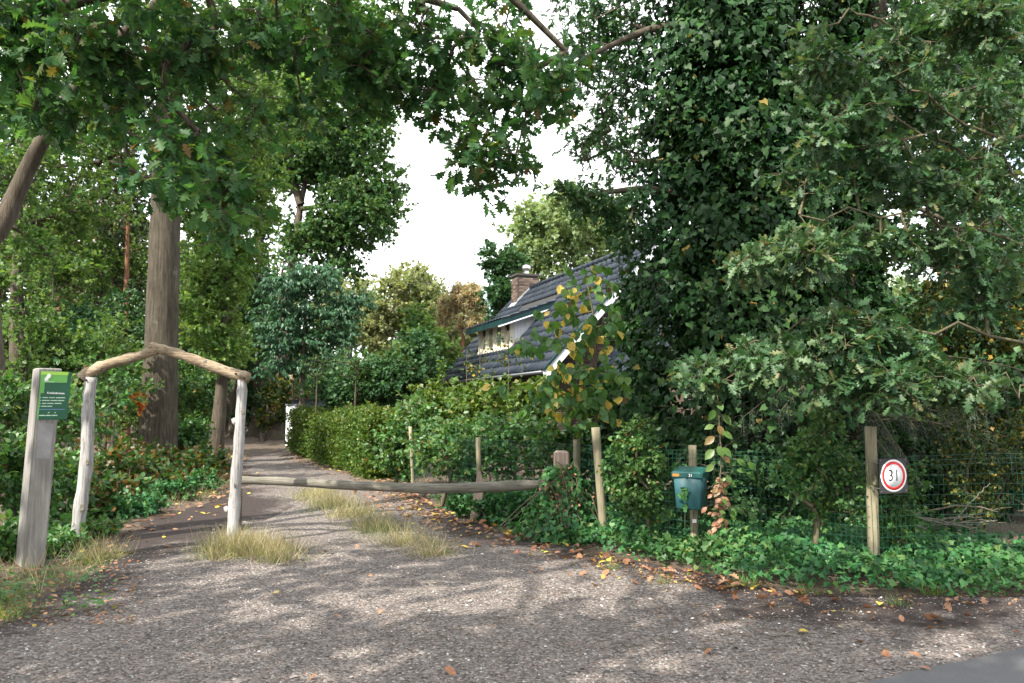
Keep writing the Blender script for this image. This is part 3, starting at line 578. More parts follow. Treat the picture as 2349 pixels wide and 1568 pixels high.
mb = MB(); mb.prism([D(DS1 - .02, DT, DZ0 - .05), D(DS1 - .02, cheek_t, dz(cheek_t)), D(DS1 - .02, DT, DZ1)], A3 * .03); part('far_cheek', mb, M['white_paint'], dm, HORG, True)
# window row: frame bars on the dormer front, four casements
def bar(mb, s0, s1, z0, z1, t0=DT - .06, t1=DT + .06): mb.prism([D(s0, t0, z0), D(s0, t1, z0), D(s0, t1, z1), D(s0, t0, z1)], A3 * (s1 - s0))
mb = MB(); bar(mb, DS0 - .03, DS1 + .03, DZ0 - .06, DZ0 + .04, DT - .10); bar(mb, DS0 - .03, DS1 + .03, DZ1 - .10, DZ1); wn = 4; wd = (DS1 - DS0) / wn
for i in range(wn + 1): bar(mb, DS0 + wd * i - (.055 if i else .03), DS0 + wd * i + (.055 if i < wn else .03), DZ0 + .041, DZ1 - .101)
part('window_frame', mb, M['cream_paint'], house, HORG, True)
mb = MB(); bar(mb, DS0 + .05, DS1 - .05, DZ0 - .16, DZ0 - .061, DT - .02, DT + .05); part('sill_flashing', mb, M['lead'], house, HORG, True)
for i in range(wn):
    s0 = DS0 + wd * i + .06; s1 = DS0 + wd * (i + 1) - .06; z0 = DZ0 + .045; z1 = DZ1 - .105
    tilt = math.radians(9) if i in (0, 3) else 0
    W0 = D((s0 + s1) / 2, DT, z0); hw = (s1 - s0) / 2; hh = z1 - z0; dn = unit(B3 * math.sin(tilt) + Z3 * math.cos(tilt)); fn = np.cross(A3, dn)
    wroot = bpy.data.objects.new('window', None); COL.objects.link(wroot); wroot.parent = house; wroot.location = W0 - HORG
    mb = MB(); Rw = np.stack((A3, fn, dn), -1); fw = .05
    mb.box(dn * fw / 2, (2 * hw, .045, fw), Rw); mb.box(dn * (hh - fw / 2), (2 * hw, .045, fw), Rw)
    for sg in (-1, 1): mb.box(dn * hh / 2 + A3 * sg * (hw - fw / 2), (fw, .045, hh - 2 * fw), Rw)
    link('sash', mb.mesh('sash', M['cream_paint'], flat=True), wroot)
    link('pane', MB().box(dn * hh / 2, (2 * hw - 2 * fw, .008, hh - 2 * fw), Rw).mesh('pane', M['glass'], flat=True), wroot)
# dormer roof with overhang, fascia, tiles
t_m = (DZ1 + .12 - DSL * DT - ZE) / (SLOPE - DSL); TF = DT - .42; so0, so1 = DS0 - .35, DS1 + .35
dzr = lambda t_: dz(t_) + .12
mb = MB(); mb.prism([D(so0, TF, dzr(TF) - .01), D(so0, t_m, dzr(t_m) - .01), D(so0, t_m, dzr(t_m) - .10), D(so0, TF, dzr(TF) - .10)], A3 * (so1 - so0)); part('dormer_roof', mb, M['dark'], house, HORG, True)
mb = MB(); mb.prism([D(so0 - .03, TF - .03, dzr(TF) - .20), D(so0 - .03, TF - .03, dzr(TF) - .0), D(so0 - .03, t_m, dzr(t_m) + .01), D(so0 - .03, t_m, dzr(t_m) - .20)], A3 * .028)
mb.prism([D(so0 - .001, TF - .03, dzr(TF) - .20), D(so0 - .001, TF - .002, dzr(TF) - .20), D(so0 - .001, TF - .002, dzr(TF) - .02), D(so0 - .001, TF - .03, dzr(TF) - .02)], A3 * (so1 - so0)); part('fascia', mb, M['fascia'], house, HORG, True)
mb = MB(); mb.prism([D(so0 - .035, TF - .03, dzr(TF) - .245), D(so0 - .035, TF - .03, dzr(TF) - .203), D(so0 - .035, t_m, dzr(t_m) - .203), D(so0 - .035, t_m, dzr(t_m) - .245)], A3 * .4); part('soffit_trim', mb, M['white_paint'], house, HORG, True)
UD = unit(B3 + Z3 * DSL); RD = np.stack((RT[:, 0], UD, np.cross(RT[:, 0], UD)), -1); dl = (t_m - TF) * math.hypot(1, DSL); k_ = 0
for rw in range(int(dl / .33) + 1):
    for cl in range(int((so1 - so0 + .06) / .27)):
        t_ = TF - .05 + rw * .33 / math.hypot(1, DSL); place(tile_me[k_ % 3], 'roof_tile', roof, D(so0 - .06 + (cl + .5) * .295, t_, dzr(t_)) + RD[:, 2] * .005, RD, HORG); k_ += 1
# chimney
chim = MB(); cs, ct = 9.75, 3.25; chim.prism([D(cs - .30, ct - .42, 5.2), D(cs - .30, ct + .42, 5.2), D(cs + .30, ct + .42, 5.2), D(cs + .30, ct - .42, 5.2)], Z3 * 1.5)
ch = part('chimney', chim, M['mortar'], house, HORG, True)
for row in range(21):
    zz = 5.30 + row * .064
    for k_ in range(4): place(brick_me[(k_ + row) % 3], 'brick', ch, D(cs - .307, ct - .315 + k_ * .21 + (.05 if row % 2 else -.0), zz), RG @ np.diag((.95, 1, 1)), HORG)
    for k_ in range(3): place(brick_me[(k_ + row + 1) % 3], 'brick', ch, D(cs - .20 + k_ * .2 + (0 if row % 2 else .03), ct - .427, zz), RS @ np.diag((.92, 1, 1)), HORG)
mb = MB(); mb.prism([D(cs - .35, ct - .47, 6.705), D(cs - .35, ct + .47, 6.705), D(cs + .35, ct + .47, 6.705), D(cs + .35, ct - .47, 6.705)], Z3 * .08); part('chimney_cap', mb, M['mortar'], ch, HORG, True)
tb = TB(); pc = D(cs, ct + .05, 6.78); tb.add([pc, pc + [0, 0, .16]], [.10, .10], 12); tb.add([pc + [0, 0, .16], pc + [0, 0, .17], pc + [0, 0, .36], pc + [0, 0, .40]], [.12, .17, .17, .05], 12); link('chimney_cowl', tb.mesh('chimney_cowl', M['metal'], HORG), ch)
mb = MB(); mb.prism([D(cs - .345, ct - .56, rz(ct - .56) + .03), D(cs - .345, ct - .43, rz(ct - .43) + .16), D(cs - .345, HW - .1, rz(HW - .1) + .12), D(cs - .345, HW - .1, rz(HW - .1) + .02)], A3 * .02)
mb.prism([D(cs - .36, ct - .58, rz(ct - .58) + .05), D(cs + .36, ct - .58, rz(ct - .58) + .05), D(cs + .36, ct - .435, rz(ct - .435) + .07), D(cs - .36, ct - .435, rz(ct - .435) + .07)], Z3 * .02); part('flashing', mb, M['lead'], ch, HORG, True)
# lower front wing with its own tiled slope
mb = MB(); zw = lambda t_: 2.25 + SLOPE * (t_ - 1.25)
mb.prism([H(-2.9, 1.2, zw(1.2) - .02), H(-2.9, 3.6, zw(3.6) - .02), H(-2.9, 3.6, zw(3.6) - .12), H(-2.9, 1.2, zw(1.2) - .12)], A3 * 3.3); part('wing_roof', mb, M['dark'], house, HORG, True)
mb = MB(); mb.prism([H(-2.7, 1.6, -.1), H(-2.7, 5.6, -.1), H(-2.7, 5.6, 3.0), H(-2.7, 3.6, zw(3.6) - .2), H(-2.7, 1.6, zw(1.6) - .2)], A3 * 3.1); part('wing_wall', mb, M['brick'], house, HORG, True, None, .5)
P = np.array([H(-2.85 + (c_ + .5) * TW, 1.2 + r_ * TL / math.hypot(1, SLOPE), zw(1.2 + r_ * TL / math.hypot(1, SLOPE))) + NR * .012 for r_ in range(10) for c_ in range(11)])
scatter_mesh('wing_tiling', tv, tf, P, np.repeat(RT[None], len(P), 0), np.ones(len(P)), M['tile'], rng.random(len(P)), 'stuff', roof, HORG)

# shed and white box beyond the hedge
o_ = np.array((-9.15, 36, 0)); sh = thing('garden_shed', 'small dark blue shed with a mossy flat roof behind the hedge', 'shed', o_)
mb = MB()
for i in range(5): mb.box(o_ + [-.44 + i * .22, -.62, .98], (.205, .03, 2.0))
for i in range(6): mb.box(o_ + [-.55, -.5 + i * .22, .98], (.03, .205, 2.0)); mb.box(o_ + [.55, -.5 + i * .22, .98], (.03, .205, 2.0))
part('boards', mb, M['shed_blue'], sh, o_, True); mb = MB(); mb.box(o_ + [0, 0, 2.02], (1.35, 1.6, .08)); part('roof', mb, M['bark'], sh, o_, True)
n = 1300; P = o_ + np.column_stack((rng.normal(size=n) * .3, (rng.random(n) - .5) * 1.5, np.full(n, 2.06))); P[:, 0] = np.clip(P[:, 0], o_[0] - .65, o_[0] + .65); h_ = .10 + .2 * rng.random(n) * np.exp(-((P[:, 0] - o_[0]) / .4) ** 2)
scatter_mesh('moss', *BLADE, P, orient(np.column_stack((rng.normal(size=(n, 2)) * .6, np.ones(n))), rng.normal(size=(n, 3))), np.column_stack((np.full(n, 1.4), h_, np.full(n, .3))), M['moss'], rng.random(n), 'stuff', sh, o_)
o_ = np.array((-9.55, 34.8, 0)); bx = thing('white_cabinet', 'white painted cabinet standing at the far end of the hedge', 'cabinet', o_)
part('body', MB().bevbox(o_ + [0, 0, .86], (.46, .42, 1.72), .03), M['white_paint'], bx, o_, True); part('lid', MB().bevbox(o_ + [0, 0, 1.76], (.52, .48, .07), .02), M['zinc'], bx, o_, True)

# ------------------------------------------------------------------ trees: the big trunk left
b_ = G(362, 1072); root = thing('beech_tree', 'big smooth grey trunk standing behind the rustic wooden arch', 'tree', b_)
pts = np.array([at(x, y, b_[1]) for x, y in ((358, 1085), (361, 1040), (365, 940), (370, 800), (376, 600), (382, 430), (389, 250), (396, 60), (402, -120), (408, -320))])
pts = path_pts(pts, 26); rr = np.interp(np.linspace(0, 1, 26), [0, .06, .14, .3, .5, .7, 1], np.array((56, 47, 42, 37, 33, 28, 18)) * b_[1] / FPX)
tb = TB(); tb.add(pts, rr, 22, .02); link('trunk', tb.mesh('trunk', M['beech_bark'], b_), root); BEECH = root; BEECHP = pts; BEECHB = b_
C = np.vstack((blob(380, 150, 22, 260, 160, 3.0, 70), blob(250, -80, 21, 350, 150, 4, 60), blob(560, 230, 22, 150, 140, 2.4, 35), blob(220, 330, 22.5, 170, 90, 2, 30), blob(120, 180, 23, 150, 150, 2.4, 44)))
tb = TB()
for a, c in grow(pts[12:], .2, C, rtip=.016, rmax=.16): tb.add(a, c, 5)
link('limbs', tb.mesh('limbs', M['bark'], b_), root, 'stuff')
pos, R, s_, tip = leaf_field(C, np.full(len(C), .8), 10, 15, .12, .3, .8)
add_leaves(root, b_, DIAW, pos, R, s_, M['forest'], name='crown')

# tall tree over the drive, left of the open sky
def T(y, Yd): return at(CX, y, Yd)[2]
def gp(x, Yd): q = at(x, 900, Yd); q[2] = 0; return q
def tp(x, y, Yd): return at(x, y, Yd)
b_ = gp(628, 41)
tree('tall_oak', 'tall leafy tree with forked dark trunk rising beside the open sky', 'tree', b_, tp(700, 420, 41), .46,
      [blob(700, 120, 41, 200, 140, 3.6, 188), blob(830, 90, 41, 90, 100, 2.6, 58), blob(760, 330, 41, 150, 110, 3.1, 116), blob(830, 470, 41, 85, 110, 2.6, 66), blob(850, 250, 41, 60, 80, 2.1, 31), blob(650, 330, 42, 110, 170, 3.1, 87), blob(745, 560, 41, 100, 90, 2.3, 55), blob(670, -60, 41, 210, 110, 3.4, 87), blob(890, 420, 41, 30, 40, 1.0, 10)],
     DIAW, .215, M['tall'], None, .98, 11, 11, limbs=[([tp(690, 470, 41), tp(660, 380, 41), tp(640, 250, 41), tp(650, 60, 41)], .23), ([tp(700, 420, 41), tp(745, 330, 41), tp(770, 200, 41)], .23), ([tp(690, 480, 41), tp(760, 470, 41), tp(830, 470, 40.8)], .15)], roots_from=.6)
tree('sunny_maple', 'bright green sunlit tree between the big trunk and the drive', 'tree', gp(496, 26), tp(530, 430, 26), .22,
     [blob(520, 560, 26, 90, 130, 1.8, 60), blob(480, 690, 25.5, 60, 110, 1.5, 40), blob(560, 420, 26.5, 110, 120, 2, 50), blob(470, 440, 26, 90, 110, 1.6, 30), blob(600, 250, 27, 120, 130, 2.2, 40), blob(510, 800, 25.5, 45, 50, 1.1, 14)],
     DIAW, .135, M['bright'], None, .65, 10, 15, roots_from=.3)
tree('ivy_covered_trunk', 'slim dark trunk wrapped in ivy just left of the blue green tree', 'tree', gp(590, 45), tp(598, 420, 45), .34,
     [np.array([at(590 + rng.normal() * 13, y, 45 + rng.normal() * .4) for y in np.linspace(470, 965, 80)])], DIAW, .17, M['darkgreen'], None, .6, 10, 12, branches=False)
tree('bare_leaning_trunk', 'pale leaning trunk beside the blue green feathery tree', 'tree', gp(614, 44), tp(652, 600, 44), .2, [blob(655, 560, 44, 60, 40, 1.4, 14)], DIAW, .15, M['forest'], M['beech_bark'], .5, 8, 9)
tree('feathery_tree', 'blue green feathery tree standing above the end of the hedge', 'tree', gp(693, 34), tp(700, 650, 34), .15,
     [blob(700, 650, 34, 100, 42, 1.4, 34), blob(640, 725, 34, 60, 40, 1.1, 20), blob(765, 720, 34, 66, 46, 1.1, 24), blob(690, 780, 34, 105, 30, 1.2, 26), blob(745, 830, 34, 80, 26, 1.0, 16), blob(630, 840, 34, 46, 24, .9, 10), blob(820, 690, 34, 30, 20, .6, 6)],
     LANCE_LO, .19, M['bluegreen'], None, .78, 10, 18, droop=.75, spread=.35, up=1.3, flat=.35)
# far trees in the sunshine
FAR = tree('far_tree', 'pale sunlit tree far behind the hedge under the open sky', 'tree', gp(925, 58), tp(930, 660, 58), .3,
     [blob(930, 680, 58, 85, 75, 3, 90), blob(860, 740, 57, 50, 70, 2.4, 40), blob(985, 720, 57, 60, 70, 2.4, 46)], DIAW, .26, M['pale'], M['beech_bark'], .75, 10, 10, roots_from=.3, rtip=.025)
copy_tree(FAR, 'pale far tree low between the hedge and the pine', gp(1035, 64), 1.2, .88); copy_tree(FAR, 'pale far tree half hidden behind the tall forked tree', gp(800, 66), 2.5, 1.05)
tree('far_green_tree', 'mid green far tree just left of the rusty pine', 'tree', gp(975, 48), tp(975, 730, 48), .22, [blob(975, 760, 48, 50, 65, 2, 50), blob(930, 830, 47, 90, 50, 2, 40), blob(1010, 850, 46, 60, 50, 2, 30)], DIAW, .22, M['forest'], None, .7, 9, 10, roots_from=.2)
tree('rusty_pine', 'slim pine with rusty orange and pale needles beside the chimney', 'tree', gp(1057, 44), tp(1062, 690, 44), .17,
     [blob(1075, 672, 44, 55, 20, 1.0, 22), blob(1035, 705, 44, 30, 18, .8, 12), blob(1095, 700, 44, 40, 18, .8, 12), blob(1085, 744, 44, 38, 15, .8, 12), blob(1020, 730, 44, 22, 14, .6, 7)], TUFT, .22, M['pine'], M['pine_bark'], .46, 12, 24, spread=.9, droop=-.2, roots_from=.5)
BEH = tree('oak_behind_house', 'large sunlit oak rising behind the house roof', 'tree', gp(1290, 40), tp(1290, 560, 40), .35,
     [blob(1290, 520, 40, 120, 90, 3, 110), blob(1220, 570, 40, 70, 80, 2.2, 50), blob(1390, 560, 41, 90, 110, 3, 70), blob(1310, 640, 40, 120, 50, 2.5, 50)], DIAW, .19, M['sunlit'], M['beech_bark'], .75, 10, 11, roots_from=.3)
tree('dark_oak', 'dark green tree standing left of the chimney', 'tree', gp(1150, 35), tp(1150, 640, 35), .2,
     [blob(1150, 600, 35, 48, 45, 1.5, 34), blob(1165, 670, 35, 45, 45, 1.4, 30), blob(1140, 700, 35.5, 35, 40, 1.2, 18)], DIAW, .16, M['darkgreen'], None, .5, 9, 10, roots_from=.3)
for k_, (x, Yd, lb, s_) in enumerate(((1480, 46, 'sunlit oak glimpsed through the gap right of the ivy tree', .8), (2080, 38, 'pale oak showing through the far right gap in the leaves', .62))):
    copy_tree(BEH, lb, gp(x, Yd), 1.3 + k_, s_)

# the wood on the left
def wood_tree(name, label, x, Yd, r0, ytop, crowns, ml, mb_, size=.2, lean=0, **kw):
    return tree(name, label, 'tree', gp(x, Yd), tp(x + lean, ytop, Yd), r0, crowns, DIAW, size * .82, ml, mb_, kw.pop('rad', .8), kw.pop('ntw', 9), kw.pop('nlf', 11), **kw)
wood_tree('ivy_footed_oak', 'dark forest trunk with ivy up its side left of the arch', 50, 17, .19, 250, [blob(60, 330, 17, 130, 120, 2, 40), blob(180, 470, 18, 120, 90, 1.8, 32), np.array([at(58 + rng.normal() * 6, y, 16.8) for y in np.linspace(560, 950, 16)])], M['forest'], M['bark'], .13, rad=.5)
wood_tree('slanting_oak', 'dark slanting trunk at the left frame edge behind the information post', 22, 13.5, .15, 300, [blob(-20, 420, 14, 90, 140, 1.5, 26), blob(60, 560, 15, 60, 60, 1, 10)], M['forest'], M['bark'], .12, lean=-60, rad=.5)
wood_tree('red_barked_pine', 'slim pine with red bark between the dark trunks left of the big trunk', 296, 31, .15, 380, [blob(300, 380, 31, 120, 90, 2.2, 30), blob(230, 480, 31, 100, 60, 1.8, 20)], M['darkpine'], M['pine_bark'], .22, lean=-6)
PN = wood_tree('forest_pine', 'brownish pine deep in the wood left of the red barked pine', 140, 38, .17, 420, [blob(150, 520, 38, 110, 70, 2.4, 36), blob(200, 640, 38, 100, 60, 2, 26)], M['darkpine'], M['pine_bark'], .22)
WD = wood_tree('forest_tree', 'leafy forest tree filling the gap left of the big trunk', 235, 34, .16, 450, [blob(240, 560, 34, 140, 110, 3, 66), blob(200, 740, 34, 120, 90, 2.6, 46), blob(250, 880, 33, 90, 60, 2, 20)], M['forest'], M['bark'], .21)
for k_, (x, Yd, s_, lb) in enumerate(((90, 44, 1.1, 'forest tree far behind the information post'), (330, 46, 1.1, 'forest tree half hidden behind the big grey trunk'), (450, 42, 1.0, 'forest tree between the big trunk and the bright maple'),
        (-40, 30, .9, 'forest tree at the far left edge of the wood'), (170, 55, 1.25, 'distant forest tree under the small sky gaps'), (400, 60, 1.25, 'distant forest tree above the bend of the drive'),
        (530, 50, 1.0, 'forest tree standing at the bend of the drive'), (640, 52, 1.05, 'forest tree behind the pale leaning trunk'), (740, 56, .8, 'forest tree behind the blue green feathery tree'))):
    copy_tree(WD, lb, gp(x, Yd), k_ * 1.7 + .6, s_)
for k_, (x, Yd, s_, lb) in enumerate(((255, 36, .9, 'thin pine just left of the red barked pine'), (20, 40, 1.0, 'thin pine at the far left of the wood'), (215, 48, 1.15, 'distant thin pine in the middle of the wood'))):
    copy_tree(PN, lb, gp(x, Yd), k_ * 2.1 + 1, s_)
bare = TB()
for k_, (x, Yd, r_, y1, lb) in enumerate(((245, 27, .06, 780, 'thin dead stem in the wood left of the arch top'), (262, 29, .05, 760, 'thin pale dead stem beside the red barked pine'), (232, 30, .07, 740, 'thin brown stem in the shade of the wood'), (115, 24, .08, 600, 'pale thin trunk behind the ivy footed oak'), (525, 48, .24, 720, 'pale trunk at the bend of the drive'), (541, 47, .28, 700, 'dark straight trunk right of the pale one at the bend'))):
    tree('slim_trunk', lb, 'tree', gp(x, Yd), tp(x + 4, y1, Yd), r_, [blob(x + 8, y1 + 20, Yd, 60, 40, 1.2, 10)], DIAW, .17, M['forest'], M['beech_bark'] if k_ in (1, 3, 4) else M['bark'], .6, 8, 9)
# far wood as one mass
C = np.vstack([np.column_stack((x + rng.normal(size=60) * 4, np.full(60, yd) + rng.normal(size=60) * 3, np.abs(rng.normal(size=60)) * 1.0 + rng.random(60) * h_)) for x, yd, h_ in
    [(x, 78 + 8 * math.sin(x), 11 + 3 * math.sin(x * .7)) for x in np.arange(-75, -22, 5.)] + [(x, 84, 6.5) for x in np.arange(-22, 2, 5.)] + [(x, 70, 9) for x in np.arange(6, 60, 5.)]])
pos, R, s_, tip = leaf_field(C, np.full(len(C), 1.9), 6, 4, .9, .2, .8)
scatter_mesh('far_woods', *DIAW, pos, R, s_, M['forest'], rng.random(len(pos)), 'stuff')

# ------------------------------------------------------------------ understorey on the left
bush('woodland_shrub', 'dense dark shrub layer under the forest trees left of the big trunk', 'shrub', gp(180, 24), [blob(150, 860, 24, 150, 80, 2, 70), blob(260, 760, 26, 110, 110, 2, 50), blob(60, 900, 20, 90, 80, 1.5, 36)], DIAW, .14, M['darkgreen'], .6, 9, 10)
bush('woodland_shrub', 'green shrub thicket close behind the left arch post', 'shrub', gp(120, 15), [blob(100, 960, 15, 120, 60, 1.4, 46), blob(10, 930, 12, 60, 70, 1, 22), blob(250, 900, 17, 70, 70, 1.2, 26)], OVAL_LO, .12, M['shrub'], .42, 7, 8)
bush('woodland_shrub', 'shrub thicket in the shade where the drive bends', 'shrub', gp(560, 48), [blob(425, 930, 40, 50, 60, 2, 30), blob(530, 940, 50, 40, 40, 2, 30), blob(600, 950, 46, 50, 42, 1.6, 36), blob(420, 850, 42, 70, 90, 2, 30)], DIAW, .2, M['darkgreen'], .7, 9, 9)
bush('woodland_shrub', 'yellow spotted shrub right of the drive bend before the white cabinet', 'shrub', gp(640, 40), [blob(645, 915, 40, 36, 50, 1.2, 34), blob(625, 960, 41, 30, 28, 1, 18)], DIAW, .17, M['yellowish'], .5, 8, 9)
bush('bramble', 'tangled bramble with orange brown leaves at the foot of the big trunk', 'bramble', gp(420, 19), [blob(400, 1062, 19.5, 70, 24, 1.2, 32), blob(455, 1072, 18, 42, 20, .9, 20), blob(330, 1062, 18, 50, 32, 1, 20)], OVAL_LO, .13, M['autumn'], .32, 7, 8)
bush('bramble', 'low bramble tangle seen through the rustic wooden arch', 'bramble', gp(290, 14.5), [blob(260, 1080, 14.5, 75, 56, 1.1, 44), blob(350, 1110, 14.8, 60, 26, .9, 24), blob(240, 1150, 12.2, 40, 40, .7, 24)], OVAL_LO, .11, M['autumn'], .3, 7, 8)
bush('bramble', 'green bramble between the information post and the arch', 'bramble', gp(110, 11.2), [blob(110, 1100, 11.2, 62, 90, .8, 44), blob(130, 1230, 9.9, 36, 34, .35, 14)], OVAL_LO, .10, M['shrub'], .26, 7, 8)
bush('bramble', 'leafy bramble left of the information post at the frame edge', 'bramble', gp(0, 10), [blob(-10, 1060, 10.5, 42, 110, .7, 34), blob(5, 1240, 8.6, 26, 40, .3, 12)], OVAL_LO, .11, M['shrub'], .25, 7, 8)
bush('low_undergrowth', 'low bluish ivy and weeds along the left edge of the drive', 'undergrowth', gp(370, 13), [blob(300, 1170, 12.4, 60, 22, .7, 26), blob(400, 1125, 14.4, 60, 18, .6, 26), blob(470, 1105, 16, 40, 14, .5, 14)], DIAW, .07, M['ground_ivy'], .22, 8, 10, stems=5)
b_ = gp(318, 21); bush('orange_leaved_sapling', 'sapling with orange leaves peeping out left of the big trunk', 'sapling', b_, [blob(316, 910, 21, 8, 26, .2, 10)], OVAL, .14, leaf_mat('orange_leaf', [(0, (.35, .13, .02)), (1, (.6, .28, .05))]), .14, 5, 6, stems=2)
bush('woodland_shrub', 'leafy dark shrub closing the gap right of the big trunk foot', 'shrub', gp(480, 27), [blob(455, 930, 28, 40, 80, 1.0, 34), blob(450, 880, 30, 60, 80, 1.2, 34), blob(430, 1000, 24, 36, 40, .8, 20)], DIAW, .13, M['shrub'], .55, 9, 12)
bush('woodland_shrub', 'dark shrub between the bend of the drive and the ivy covered trunk', 'shrub', gp(590, 50), [blob(575, 890, 50, 60, 80, 1.6, 50), blob(610, 930, 48, 34, 50, 1, 20)], DIAW, .13, M['darkgreen'], .55, 9, 12)
bush('woodland_shrub', 'dark shrub far left behind the information post', 'shrub', gp(60, 19), [blob(60, 800, 19, 110, 120, 1.4, 50), blob(200, 820, 20, 100, 110, 1.4, 46), blob(320, 930, 23, 40, 80, 1, 20)], DIAW, .12, M['forest'], .55, 9, 12)
bush('low_undergrowth', 'low green weeds around the foot of the left arch post', 'undergrowth', gp(215, 9.9), [blob(240, 1215, 10.4, 46, 20, .35, 16), blob(150, 1255, 9.4, 34, 20, .25, 12), blob(110, 1275, 8.9, 30, 16, .2, 8)], OVAL_LO, .07, M['shrub'], .16, 6, 7, stems=6)

# ------------------------------------------------------------------ near oak with big leaves hanging over the drive
b_ = np.array((-8.6, 6.6, 0)); root = thing('red_oak', 'oak with large lobed leaves hanging over the drive from the upper left', 'tree', b_)
tr_ = path_pts([b_ + [0, 0, -.1], b_ + [.1, .1, 2.2], b_ + [.3, .2, 4.6], b_ + [.5, .3, 7.5], b_ + [.6, .3, 11]], 16); tb = TB(); tb.add(tr_, np.linspace(.36, .16, 16), 14, .02); link('trunk', tb.mesh('trunk', M['bark'], b_), root)
tb = TB()
lim = [([tr_[3], at(-60, 620, 8.6), at(15, 500, 8.9), at(55, 400, 9), at(110, 300, 9), at(230, 120, 8.8), at(420, -40, 8.6)], .135),
       ([tr_[7], at(40, 40, 7.6), at(420, -60, 7.6), at(780, -60, 7.8), at(1050, 20, 8)], .085), ([tr_[9], at(200, -300, 6.6), at(700, -260, 7), at(1120, -60, 7.6), at(1300, 120, 8)], .07)]
rt = tr_[6:]
for lp, lr in lim: q = path_pts(lp, 18); tb.add(q, np.linspace(lr, lr * .4, 18), 9, .04); rt = np.vstack((rt, q[3:]))
bl = [(60, 60, 7.4, 150, 110, 26), (230, 120, 7.2, 130, 110, 26), (150, 260, 7.6, 120, 60, 11), (60, 210, 8, 80, 90, 14), (330, 260, 7.6, 110, 60, 8), (430, 340, 7.4, 80, 50, 14), (500, 430, 7.2, 55, 60, 13), (530, 520, 7.1, 30, 35, 5), (388, 415, 7.3, 40, 40, 6), (420, 120, 7.4, 120, 110, 22),
      (560, 280, 7.8, 90, 60, 6), (600, 90, 7.8, 120, 80, 15), (760, 80, 8, 110, 80, 14), (690, 230, 8, 80, 60, 5), (860, 130, 8.2, 90, 90, 19), (840, 240, 8.2, 60, 50, 5), (960, 60, 8, 80, 60, 7), (915, 210, 8.2, 26, 40, 4), (1020, 150, 8.2, 60, 70, 9), (1085, 90, 8, 60, 70, 5),
      (1000, 235, 8.2, 50, 45, 5), (1120, 200, 8, 60, 55, 7), (1085, 290, 7.9, 22, 55, 4), (1160, 110, 8, 50, 50, 6), (1210, 175, 8, 60, 40, 6), (1270, 200, 7.6, 55, 40, 8), (1240, 255, 7.8, 50, 26, 4), (1085, 380, 8, 42, 40, 5), (1150, 370, 8, 42, 45, 5), (1125, 425, 8, 22, 14, 1), (1060, 345, 8, 15, 10, 1), (1200, 40, 8.2, 50, 40, 5)]
CT = np.vstack([blob(300, -200, 7, 420, 130, 1.6, 60), blob(800, -160, 7.5, 300, 90, 1.4, 30)])
C = np.vstack([blob(x, y, Yd, rx, ry, .55, n, .6) for x, y, Yd, rx, ry, n in bl] + [CT])
for a, c in grow(rt, .1, C, rtip=.0055, rmax=.06, jit=.14): tb.add(a, c, 5)
pos, R, s_, tip = leaf_field(C, np.full(len(C), .30), 5, 5, .152, .45, .7)
for i in range(len(C)):
    for q in tip[i]: tb.add([C[i], (C[i] + q) / 2 + rng.normal(size=3) * .02, q], [.004, .003, .002], 4)
link('limbs', tb.mesh('limbs', M['bark'], b_), root, 'stuff')
add_leaves(root, b_, RED_OAK, pos, R, s_, M['red_oak'], 300, name='crown', lo=RED_OAK_LO)

# unseen trees added behind the camera so their crowns shade the forecourt
SUNLIT = [((2.0, 7.4, 2.1), .75), ((3.0, 7.6, 2.3), .75), ((4.0, 7.6, 2.1), .75), ((3.9, 7.6, 5.4), .45), ((-1.6, 6.9, 0), .2), ((-.4, 7.1, 0), .3), ((.9, 7.0, 0), .3), ((2.0, 6.6, 0), .1), ((3.4, 5.5, 0), .1),
          ((-5.2, 9.5, 1.4), .5), ((-3.3, 9.5, 1.2), .5), ((-4.3, 9.5, 2.2), .5), ((-1.5, 10.2, 0), .2), ((-3.4, 12.5, 0), .3), ((3.6, 8.0, .9), .35), ((1.1, 9.9, .9), .4), ((4.9, 7.0, .1), .2), ((.6, 10.4, 2.2), .6)]  # points the added crowns are opened toward so sun reaches them
def sun_open(C):
    """keeps clusters off the sun rays to chosen points, shaping where light falls"""
    k = np.ones(len(C), bool)
    for p_, r_ in SUNLIT: q = C - np.array(p_); k &= np.linalg.norm(q - (q @ SUN)[:, None] * SUN, axis=1) > r_ + .35
    return k
def shade_tree(label, x, y, h_, cxy, ext, n):
    b_ = np.array((x, y, 0.)); C = np.array((cxy[0], cxy[1], h_)) + unit(rng.normal(size=(n, 3))) * rng.random((n, 1)) ** .45 * np.array(ext); C = C[sun_open(C)]
    return tree('added_shade_oak', label, 'tree', b_, b_ + [0, 0, h_], .33, [C], DIAW, .20, M['forest'], None, .75, 7, 8)
shade_tree('unseen oak added for shade close to the lane left of the viewer', -8.5, .5, 8.6, (-5.6, -.6), (5.8, 4.4, 2.2), 240)
shade_tree('tall unseen oak added for shade over the lane behind the viewer', -6.5, -3.0, 13.0, (-3.6, 2.4), (5.2, 4.6, 2.6), 95)
shade_tree('unseen oak added for shade across the lane behind the viewer', 2.0, -8.0, 9.5, (0, -5.5), (5.5, 3.6, 3.0), 110)

